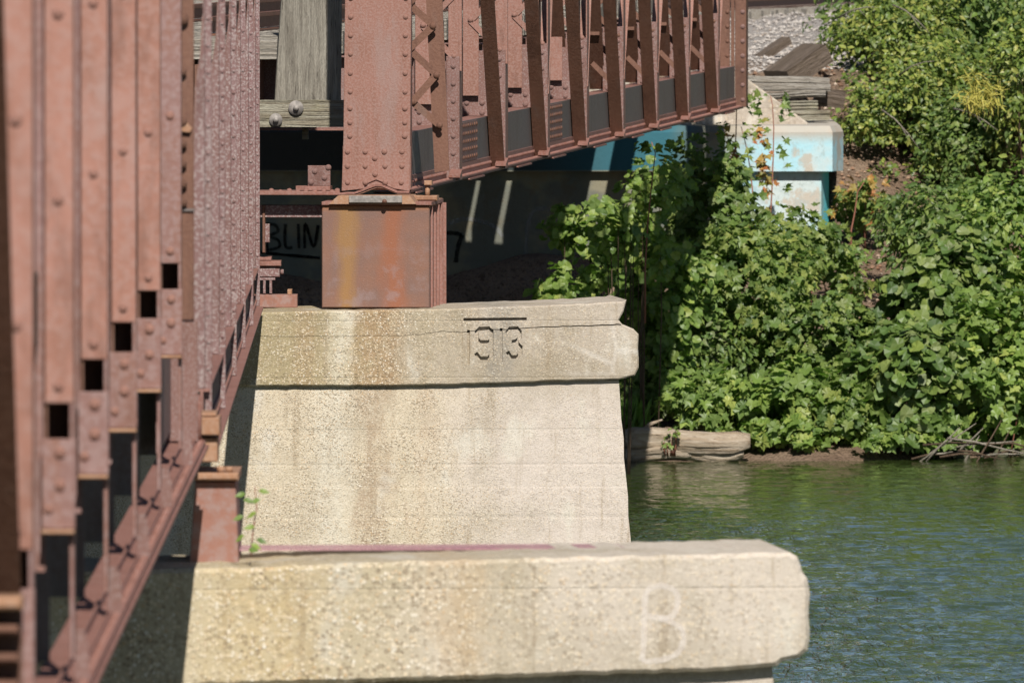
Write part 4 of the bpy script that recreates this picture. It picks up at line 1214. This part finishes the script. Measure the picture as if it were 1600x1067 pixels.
def leaf_frames(N, outw, sun=.35, up=.45, rnd=.55, out=.6):
    n = norm(outw * out + np.array([0, 0, up]) + TS * sun + RNG.normal(0, rnd, (N, 3)))
    d = norm(outw * .5 + np.array([0, 0, -.55]) + RNG.normal(0, .6, (N, 3)))
    d = norm(d - n * (d * n).sum(-1, keepdims=True))
    x = np.cross(d, n)
    return np.stack([x, d, n], -1)      # columns
def leaves_mesh(name, pos, Rm, sc, kind, mat):
    T, Fc = TPL[kind]; N = len(pos); k = len(T)
    V = np.einsum('nij,kj->nki', Rm, T) * sc[:, None, None] + pos[:, None, :]
    return npmesh(name, V.reshape(-1, 3), (Fc[None] + (np.arange(N) * k)[:, None, None]).reshape(-1, 3), mat)
LEAFM = {}
def leafobj_mesh(kind, mat):
    if (kind, mat) not in LEAFM:
        T, Fc = TPL[kind]; LEAFM[(kind, mat)] = npmesh('leaf', T, Fc, M[mat])
    return LEAFM[(kind, mat)]
def crown_points(N, rad, nclump, sig, shell=.55, front=True):
    cl = norm(RNG.normal(0, 1, (nclump, 3)))
    rr = shell + (1 - shell) * RNG.random((nclump, 1))
    cl = cl * rr
    idx = RNG.integers(0, nclump, N)
    loc = RNG.normal(0, 1, (N, 3))
    loc = norm(loc) * (RNG.random((N, 1)) ** .45) * 1.3
    cen = cl[idx] * rad
    p = cen + loc * sig * RNG.uniform(.6, 1.25, (nclump, 1))[idx]
    outw = norm(loc * .8 + norm(cl[idx]) * .7)
    return p, outw, cl * rad
def plant(name, label, cat, px, py, Y, rx, rz, ry, kind, size, n, mat, group, nparts=0, nclump=28, sig=.22, stem='stem', foot=None, shell=.5, trunk=False, up=.45):
    c = at(px, py, Y)
    mpp = Y / F
    rx *= 1.12; rz *= 1.12; n = int(n * 1.45); nclump = int(nclump * 1.2)
    rad = np.array([rx * mpp, ry, rz * mpp])
    gzz = max(gz(c.x, c.y), 0.02) if foot is None else foot
    root = thing(name, label, cat, (c.x, c.y, gzz), 0, group)
    off = np.array([0, 0, c.z - gzz])
    P, O, cl = crown_points(n, rad, nclump, sig, shell)
    P = P + off; cl = cl + off
    keep = P[:, 2] > .06 + (0 if gzz > .1 else -.02)
    P = P[keep]; O = O[keep]
    N = len(P)
    Rm = leaf_frames(N, O, up=up)
    sc = size * RNG.uniform(.55, 1.25, N)
    # the largest-showing leaves become separate parts
    if nparts:
        score = -P[:, 1] + .6 * P[:, 2] + RNG.random(N) * .7 + sc * 3
        order = np.argsort(-score)
        sel = order[:nparts]; rest = order[nparts:]
        me = leafobj_mesh(kind, mat)
        for i in sel:
            o = bpy.data.objects.new('leaf', me)
            mt = Matrix([[*Rm[i][r] * sc[i], P[i][r]] for r in range(3)] + [[0, 0, 0, 1]])
            o.parent = root; o.matrix_local = mt
            COL.objects.link(o)
        P, Rm, sc = P[rest], Rm[rest], sc[rest]
    o = bpy.data.objects.new('crown' if trunk else 'foliage', leaves_mesh('foliage', P, Rm, sc, kind, M[mat]))
    o.parent = root; o['kind'] = 'stuff'; COL.objects.link(o)
    # stems
    m = MB()
    for i in range(min(14 if trunk else 7, len(cl))):
        e = Vector(cl[i]); b = Vector((random.uniform(-.15, .15) * rad[0], random.uniform(-.1, .1) * ry, -.05)) if trunk else Vector((cl[i][0] * .8, cl[i][1] * .8 + .1, -.05))
        mid = b.lerp(e, .5) + Vector((random.uniform(-.1, .1), random.uniform(-.1, .1), .12)) * float(rad[2])
        m.tube([b, b.lerp(mid, .6), mid, mid.lerp(e, .6), e], [.009 + .02 * trunk, .008 + .012 * trunk, .007 + .006 * trunk, .006, .004], 5)
    m.build('limbs' if trunk else 'stems', M[stem], root, 'stuff')
    if trunk:
        m = MB(); hh = float(off[2]); m.tube([(0, 0, -.1), (.03 * hh, .02, hh * .3), (-.02 * hh, .0, hh * .65), (0, 0, hh)], [.05 + .02 * hh, .045 + .016 * hh, .03 + .012 * hh, .03], 9, jit=.1)
        m.build('trunk', M[stem], root)
    return root
G1 = 'leafy plants on the river bank'
# ---- under and beside the bridge end
plant('climbing_vine', 'round-leaved vine in patches of sun at the left end of the greenery', 'vine', 915, 390, 160.5, 62, 78, .8, 'round', .125, 330, 'vine', G1, 150, 16, .17)
plant('climbing_vine', 'low round-leaved spray just above the dated pier top', 'vine', 880, 447, 158.5, 48, 20, .5, 'round', .12, 90, 'vine', G1, 70, 8, .12)
plant('climbing_vine', 'tall round-leaved vine below the truss, half in shade', 'vine', 1020, 330, 162, 45, 95, .8, 'round', .115, 420, 'vine', G1, 120, 18, .18)
plant('climbing_vine', 'dark vine mass in the bridge shadow right of the pier cap', 'vine', 1035, 500, 163.5, 75, 120, 1.2, 'round', .12, 1500, 'vine', G1, 120, 36, .22)
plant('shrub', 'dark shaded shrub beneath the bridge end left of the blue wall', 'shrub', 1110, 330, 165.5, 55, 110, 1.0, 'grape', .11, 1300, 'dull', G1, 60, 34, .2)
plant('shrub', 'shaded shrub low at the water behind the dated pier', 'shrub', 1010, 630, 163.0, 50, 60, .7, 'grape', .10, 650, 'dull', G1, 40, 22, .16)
plant('maple_shrub', 'broad maple-leaved shrub in full sun below the blue wall', 'shrub', 1165, 440, 164.5, 95, 85, 1.2, 'maple', .115, 2300, 'maple', G1, 240, 52, .2, 'redstem')
plant('maple_shrub', 'maple-leaved shrub top hiding the foot of the blue wall', 'shrub', 1235, 385, 167.0, 72, 42, .8, 'maple', .11, 900, 'maple', G1, 150, 30, .15, 'redstem')
plant('shrub', 'dark green shrub between the sunny maple leaves and the river log', 'shrub', 1110, 560, 163.8, 80, 75, .9, 'ovate', .10, 1500, 'dull', G1, 60, 40, .18)
plant('shrub', 'bright low shrub with large leaves just above the driftwood log', 'shrub', 1110, 622, 162.3, 65, 34, .5, 'maple', .13, 460, 'vine', G1, 150, 22, .14)
plant('grape_vine', 'grape vine with large leaves trailing into the river right of the log', 'vine', 1215, 640, 162.0, 62, 78, .6, 'grape', .16, 650, 'vine', G1, 260, 26, .16, 'redstem')
plant('grape_vine', 'dull green vine curtain in the middle of the bank', 'vine', 1275, 540, 164.0, 84, 76, 1.0, 'grape', .115, 2100, 'dull', G1, 240, 48, .2)
plant('grape_vine', 'tangled small-leaved shrub above the middle waterline', 'vine', 1320, 640, 162.3, 75, 68, .6, 'grape', .125, 1150, 'maple', G1, 240, 34, .16)
plant('grape_vine', 'large pale-leaved vine hanging to the water at right centre', 'vine', 1420, 610, 162.2, 75, 100, .7, 'round', .16, 1100, 'dull', G1, 280, 34, .18)
plant('grape_vine', 'large-leaved vine beside the bare dirt slope', 'vine', 1484, 470, 164.5, 86, 100, 1.0, 'round', .135, 2000, 'dull', G1, 280, 48, .22)
plant('grape_vine', 'yellow-green vine at the right edge above the dead sticks', 'vine', 1560, 590, 162.8, 75, 110, .8, 'grape', .145, 1300, 'vine', G1, 260, 36, .2, 'redstem')
plant('shrub', 'bushy fern-like shrub right of the blue wall corner', 'shrub', 1462, 345, 168.5, 82, 62, 1.0, 'ovate', .10, 2400, 'dull', G1, 120, 50, .2)
plant('shrub', 'green shrub in the right middle under the small trees', 'shrub', 1570, 370, 168.0, 80, 95, 1.2, 'ovate', .12, 2200, 'vine', G1, 120, 46, .22)
plant('shrub', 'small sunlit shrub on the slope beside the blue corner', 'shrub', 1345, 315, 171.0, 34, 34, .5, 'maple', .10, 260, 'maple', G1, 60, 14, .13, 'redstem')
plant('shrub', 'low weeds on the bare dirt slope', 'shrub', 1350, 530, 165.5, 50, 14, .5, 'ovate', .09, 260, 'maple', G1, 60, 20, .12)
plant('shrub', 'green growth beyond the right edge of the picture', 'shrub', 1720, 470, 165.0, 110, 220, 1.8, 'grape', .16, 2600, 'vine', G1, 0, 60, .3)
plant('shrub', 'loose sunlit weeds between the blue wall foot and the dirt slope', 'shrub', 1325, 430, 167.8, 46, 48, .6, 'maple', .10, 380, 'maple', G1, 80, 16, .13, 'redstem')
plant('climbing_vine', 'pale leafy spray reaching over the dark gap below the truss', 'vine', 960, 360, 157.5, 40, 46, .5, 'round', .12, 150, 'vine', G1, 110, 10, .14)
# ---- small trees above
G2 = 'small trees on top of the bank'
plant('small_tree', 'small tree with fine yellow-green leaves reaching left over the gravel', 'tree', 1400, 50, 178.0, 100, 72, 1.6, 'ovate', .095, 5200, 'tree', G2, 60, 95, .17, 'stem', None, .32, True)
plant('small_tree', 'dense green small tree filling the top right corner', 'tree', 1540, 40, 180.0, 120, 130, 2.2, 'ovate', .11, 7000, 'dull', G2, 40, 115, .21, 'stem', None, .25, True)
plant('small_tree', 'arching fine-leaved tree hanging over the slope beside the stacked timbers', 'tree', 1412, 185, 175.0, 100, 95, 1.5, 'ovate', .09, 6200, 'tree', G2, 60, 110, .17, 'stem', None, .32, True)
plant('small_tree', 'dark tree in the right middle behind the yellow tassels', 'tree', 1540, 225, 176.5, 110, 110, 1.7, 'ovate', .105, 6600, 'dull', G2, 60, 105, .19, 'stem', None, .32, True)
plant('small_tree', 'light leafy branch top at the upper right edge', 'tree', 1600, 130, 172.5, 60, 130, 1.2, 'ovate', .105, 2300, 'tree', G2, 60, 60, .17, 'stem', None, .32, True)
plant('small_tree', 'small tree at the very top right beyond the gravel edge', 'tree', 1480, -20, 186.0, 190, 90, 2.2, 'ovate', .13, 6000, 'dull', G2, 0, 110, .4, 'stem', None, .3, True)
plant('small_tree', 'shaded undergrowth tree between the arching tree and the fern-like shrub', 'tree', 1500, 290, 174.5, 130, 50, 1.4, 'ovate', .10, 4200, 'tree', G2, 60, 80, .24, 'stem', None, .3, True)
plant('small_tree', 'low leafy tree filling the slope under the yellow tassels', 'tree', 1520, 215, 173.6, 85, 62, 1.0, 'ovate', .10, 3600, 'dull', G2, 60, 80, .2, 'stem', None, .3, True)
plant('small_tree', 'feathery tree limb between the arching tree and the top right corner', 'tree', 1470, 130, 176.0, 70, 70, 1.0, 'ovate', .09, 2800, 'tree', G2, 60, 70, .2, 'stem', None, .3, True)
plant('tassel_cluster', 'drooping pale yellow seed tassels among dark leaves', 'seed tassels', 1530, 145, 171.2, 34, 32, .35, 'blade', .17, 230, 'yellow', None, 60, 16, .1, 'stem', 3.75, .3)
plant('shrub', 'leafy overhang along the waterline in the middle of the bank', 'shrub', 1320, 692, 161.7, 190, 30, .4, 'grape', .12, 1100, 'vine', G1, 100, 40, .14, 'redstem')
# taller growth behind, mostly above the frame (mirrored in the river)
G3 = 'tall trees above the top right of the picture'
for i, (x_, Y_, r_, h_) in enumerate(((8.5, 192, 2.0, 6.2), (10.0, 186, 3.0, 8.5), (14, 184, 4.0, 11), (20, 186, 4.5, 12), (27, 184, 4.5, 11), (-9, 196, 3.0, 6), (-16, 190, 4.5, 11), (35, 182, 5, 12), (-25, 188, 5, 11))):
    pxx = 800 + x_ * F / Y_; pyy = 533.5 - ((h_ - H) * F / Y_ + 703.5)
    plant('tall_tree', 'tall leafy tree standing behind the bank, its crown above the picture', 'tree', pxx, pyy, Y_, r_ * F / Y_, 3.6 * F / Y_, r_, 'ovate', .26, 3000, 'tree', G3, 0, 60, .9, 'stem', None, .3, True)
for i, x_ in enumerate((8.5, 11.5, 15, 19, 24)):
    plant('bank_shrub', 'riverside shrub beyond the right edge of the picture', 'shrub', 800 + x_ * F / 165, 400, 165.5, 330, 300, 2.0, 'ovate', .3, 1100, 'vine', 'shrubs beyond the right edge', 0, 40, .5)

M['twig'] = wood('grey_bare_twig', (.30, .27, .22), (.22, .19, .15), (.10, .08, .06), 'x', 1.0)
for i, (xa, ya, xb, yb, Y_, lb) in enumerate(((1310, 28, 1372, 12, 175.8, 'pale bare twig arching over the gravel at the top of the bank'), (1395, 8, 1452, 52, 175.6, 'grey bare twig slanting down through the top small tree'), (1378, 172, 1436, 232, 173.0, 'long grey twig hanging across the arching tree'), (1490, 170, 1560, 205, 171.4, 'bare grey branch below the yellow tassels'), (1405, 118, 1460, 96, 174.0, 'short bare twig at the front of the small trees'), (1315, 205, 1328, 262, 174.5, 'upright dead stem beside the blue wall corner'))):
    a_ = at(xa, ya, Y_); b_ = at(xb, yb, Y_ - .3); m = MB()
    dd = b_ - a_
    m.tube([Vector((0, 0, 0)), dd * .35 + Vector((0, -.05, .05)), dd * .7 + Vector((0, -.03, .04)), dd], [.011, .009, .007, .003], 6)
    m.tube([dd * .5 + Vector((0, -.04, .045)), dd * .62 + Vector((.05, -.08, -.08))], [.006, .002], 5)
    o = m.build('bare_twig', M['twig']); o.location = a_; tag(o, lb, 'twig', 'bare twigs among the small trees')
# sapling in front of the abutment: thin red stem with autumn leaves
def sapling(label, path, Y, leaves, size, mat, kind='maple', side=.10, th=.009):
    P = [at(a, b, Y) for a, b in path]
    base = P[0].copy(); root = thing('maple_sapling', label, 'sapling', base, 0, 'young maples by the abutment')
    m = MB(); pts = [p - base for p in P]; m.tube([pts[0] + Vector((0, 0, -.6))] + pts, [th * 1.4] + [th * (1.2 - .8 * i / len(pts)) for i in range(len(pts))], 6); m.build('stem', M['redstem'], root)
    me = leafobj_mesh(kind, mat)
    for i in range(leaves):
        t = random.random() ** .8 * (len(pts) - 1.001); a = int(t)
        p = pts[a].lerp(pts[a + 1], t - a)
        sd_ = random.choice((-1, 1)); off = Vector((sd_ * random.uniform(.3, 1.6) * side, random.uniform(-1, .6) * side, random.uniform(-.3, .5) * side))
        n = (Vector((sd_ * .2, -.35, .7)) + Vector([random.gauss(0, .4) for _ in range(3)])).normalized()
        d = (Vector((sd_, -.2, -.45)) + Vector([random.gauss(0, .3) for _ in range(3)]))
        d = (d - n * d.dot(n)).normalized(); x = d.cross(n); s_ = size * random.uniform(.7, 1.2)
        o = bpy.data.objects.new('leaf', me); o.parent = root
        q = p + off
        o.matrix_local = Matrix([[x[r] * s_, d[r] * s_, n[r] * s_, q[r]] for r in range(3)] + [[0, 0, 0, 1]])
        COL.objects.link(o)
    return root
sapling('thin red-stemmed sapling crossing in front of the blue wall', [(1203, 350), (1206, 300), (1208, 250), (1209, 200), (1207, 165), (1204, 150)], 168.6, 42, .10, 'maple', 'maple', .11)
sapling('sapling turning red and orange at the left of the blue wall', [(1172, 350), (1176, 300), (1172, 262), (1165, 225), (1158, 198)], 168.2, 85, .10, 'autumn', 'maple', .16)
sapling('young maple with green leaves at the truss end corner', [(1140, 330), (1146, 270), (1150, 210), (1151, 165), (1150, 150)], 167.6, 60, .09, 'maple', 'maple', .13)
sapling('orange-tinged maple shoot beside the blue wall corner', [(1330, 360), (1336, 330), (1340, 300), (1350, 285)], 170.6, 40, .10, 'autumn', 'maple', .18)
sapling('light green upright shoot in front of the dark under-bridge gap', [(1008, 420), (1012, 350), (1018, 290), (1024, 240), (1018, 222)], 158.5, 34, .13, 'vine', 'grape', .10)

# weed on the near pier by the pedestal
c = at(392, 868, 73.6)
wd = thing('weed', 'small out-of-focus weed growing between pedestal and pier face', 'weed', c, 0)
m = MB(); m.tube([(0, 0, 0), (.01, 0, .12), (.03, 0, .25), (.02, 0, .36)], [.004, .004, .003, .002], 5); m.build('stem', M['redstem'], wd)
me = leafobj_mesh('ovate', 'vine')
for x_, y_ in ((404, 766), (384, 771), (381, 806), (401, 800), (382, 836), (400, 842), (388, 858), (398, 822), (380, 780), (407, 780), (392, 850)):
    p = at(x_, y_, 73.5) - c; n = Vector((random.gauss(0, .3), -.8, .6)).normalized(); d = Vector((random.choice((-1, 1)), 0, -.4)); d = (d - n * d.dot(n)).normalized(); x = d.cross(n); s_ = .062
    o = bpy.data.objects.new('leaf', me); o.parent = wd; o.matrix_local = Matrix([[x[r] * s_, d[r] * s_, n[r] * s_, p[r]] for r in range(3)] + [[0, 0, 0, 1]]); COL.objects.link(o)

# grass tuft right of the pier
c = at(985, 672, 162.0)
P = np.zeros((160, 3)); P[:, 0] = RNG.normal(0, .09, 160); P[:, 1] = RNG.normal(0, .1, 160)
up = norm(np.stack([RNG.normal(0, .3, 160), RNG.normal(0, .3, 160), np.ones(160)], -1)); n_ = norm(np.cross(up, RNG.normal(0, 1, (160, 3)))); Rm = np.stack([np.cross(up, n_), up, n_], -1)
o = bpy.data.objects.new('grass_tuft', leaves_mesh('grass_tuft', P, Rm, RNG.uniform(.2, .42, 160), 'blade', M['grass'])); o.location = c; COL.objects.link(o); tag(o, 'tuft of long bright grass beside the foot of the dated pier', 'grass')
o['kind'] = 'stuff'

# driftwood log
lc = at(1075, 704, 161.2)
lg = thing('driftwood_log', 'bleached split driftwood log lying at the waterline', 'log', (lc.x, lc.y, 0))
def logpart(x0, x1, z, r, seed, sq=.75):
    m = MB(); n = 26; k = 16; vs = []; fs = []
    for i in range(n + 1):
        t = i / n; xx = x0 + (x1 - x0) * t
        taper = min(1, .62 + 3.5 * min(t, 1 - t) + .12 * mnoise.noise(Vector((t * 6, seed, 0))))
        for j in range(k):
            a = 2 * math.pi * j / k
            rr = r * taper * (1 + .26 * mnoise.noise(Vector((math.cos(a) * 2, math.sin(a) * 2, t * 3 + seed))) + .34 * mnoise.noise(Vector((math.cos(a) * 9, math.sin(a) * 9, t * 2 + seed))) + .16 * mnoise.noise(Vector((math.cos(a) * 5, math.sin(a) * 5, t * 2.5 + seed))))
            vs.append((xx + .02 * mnoise.noise(Vector((a, t * 9, seed))), math.cos(a) * rr * 1.1, z + .03 * math.sin(t * 5 + seed) + math.sin(a) * rr * sq))
    for i in range(n):
        for j in range(k): j2 = (j + 1) % k; fs.append((i * k + j, (i + 1) * k + j, (i + 1) * k + j2, i * k + j2))
    fs.append(tuple(range(k))); fs.append(tuple(reversed(range(n * k, n * k + k))))
    return m.add(vs, fs, True)
s1 = F / 161.2
def lx(p): return (p - 1075) / s1
logpart(lx(972), lx(1172), .235, .17, 1).build('trunk', M['log'], lg)
logpart(lx(975), lx(1085), .10, .14, 5).build('trunk_slab', M['log'], lg)
logpart(lx(1060), lx(1162), .08, .11, 8, .7).build('trunk_slab', M['log'], lg)
m = MB(); m.tube([(lx(1005), -.03, .33), (lx(1015), -.05, .42), (lx(1035), -.05, .47)], [.04, .025, .01], 7, jit=.3); m.build('broken_branch', M['log'], lg)
plant('small_weed', 'tiny green weed rooted on the driftwood log', 'weed', 1050, 690, 160.95, 14, 18, .06, 'maple', .06, 30, 'vine', None, 20, 6, .05, 'redstem', .12)
# dead sticks at the right waterline
for i in range(16):
    x_ = random.uniform(1425, 1600); y_ = random.uniform(690, 712)
    p = at(x_, y_, 161.6 - random.random() * .5); L_ = random.uniform(.35, 1.0); a = random.choice((random.uniform(-.25, .25), random.uniform(-.2, .2), random.uniform(.6, 1.3)))
    m = MB(); d = Vector((math.cos(a), random.uniform(-.3, .3), math.sin(a))) * L_
    m.tube([-d / 2, -d / 6 + Vector((0, 0, .02)), d / 5, d / 2], [.014, .013, .010, .004], 6, jit=.2)
    o = m.build('dead_stick', M['twig'] if i % 2 else M['stem']); o.location = p; tag(o, 'thin ' + ('pale grey' if i % 2 else 'dark brown') + ' dead stick in the tangle at the right waterline', 'stick', 'dead sticks at the waterline')
# shore stones
for i in range(14):
    x_ = 990 + i * 47 + random.uniform(-15, 15); p = at(x_, 716, 162.2)
    m = MB(); r_ = random.uniform(.05, .11); ic = []
    m.tube([(-r_, 0, 0), (-r_ * .5, 0, .01), (r_ * .4, 0, .01), (r_, 0, 0)], [r_ * .35, r_ * .8, r_ * .75, r_ * .3], 8, jit=.25)
    o = m.build('shore_stone', M['abutconc']); o.location = (p.x, p.y, .03); tag(o, 'small dark wet stone at the edge of the river under the leaves', 'stone', 'stones at the river edge')
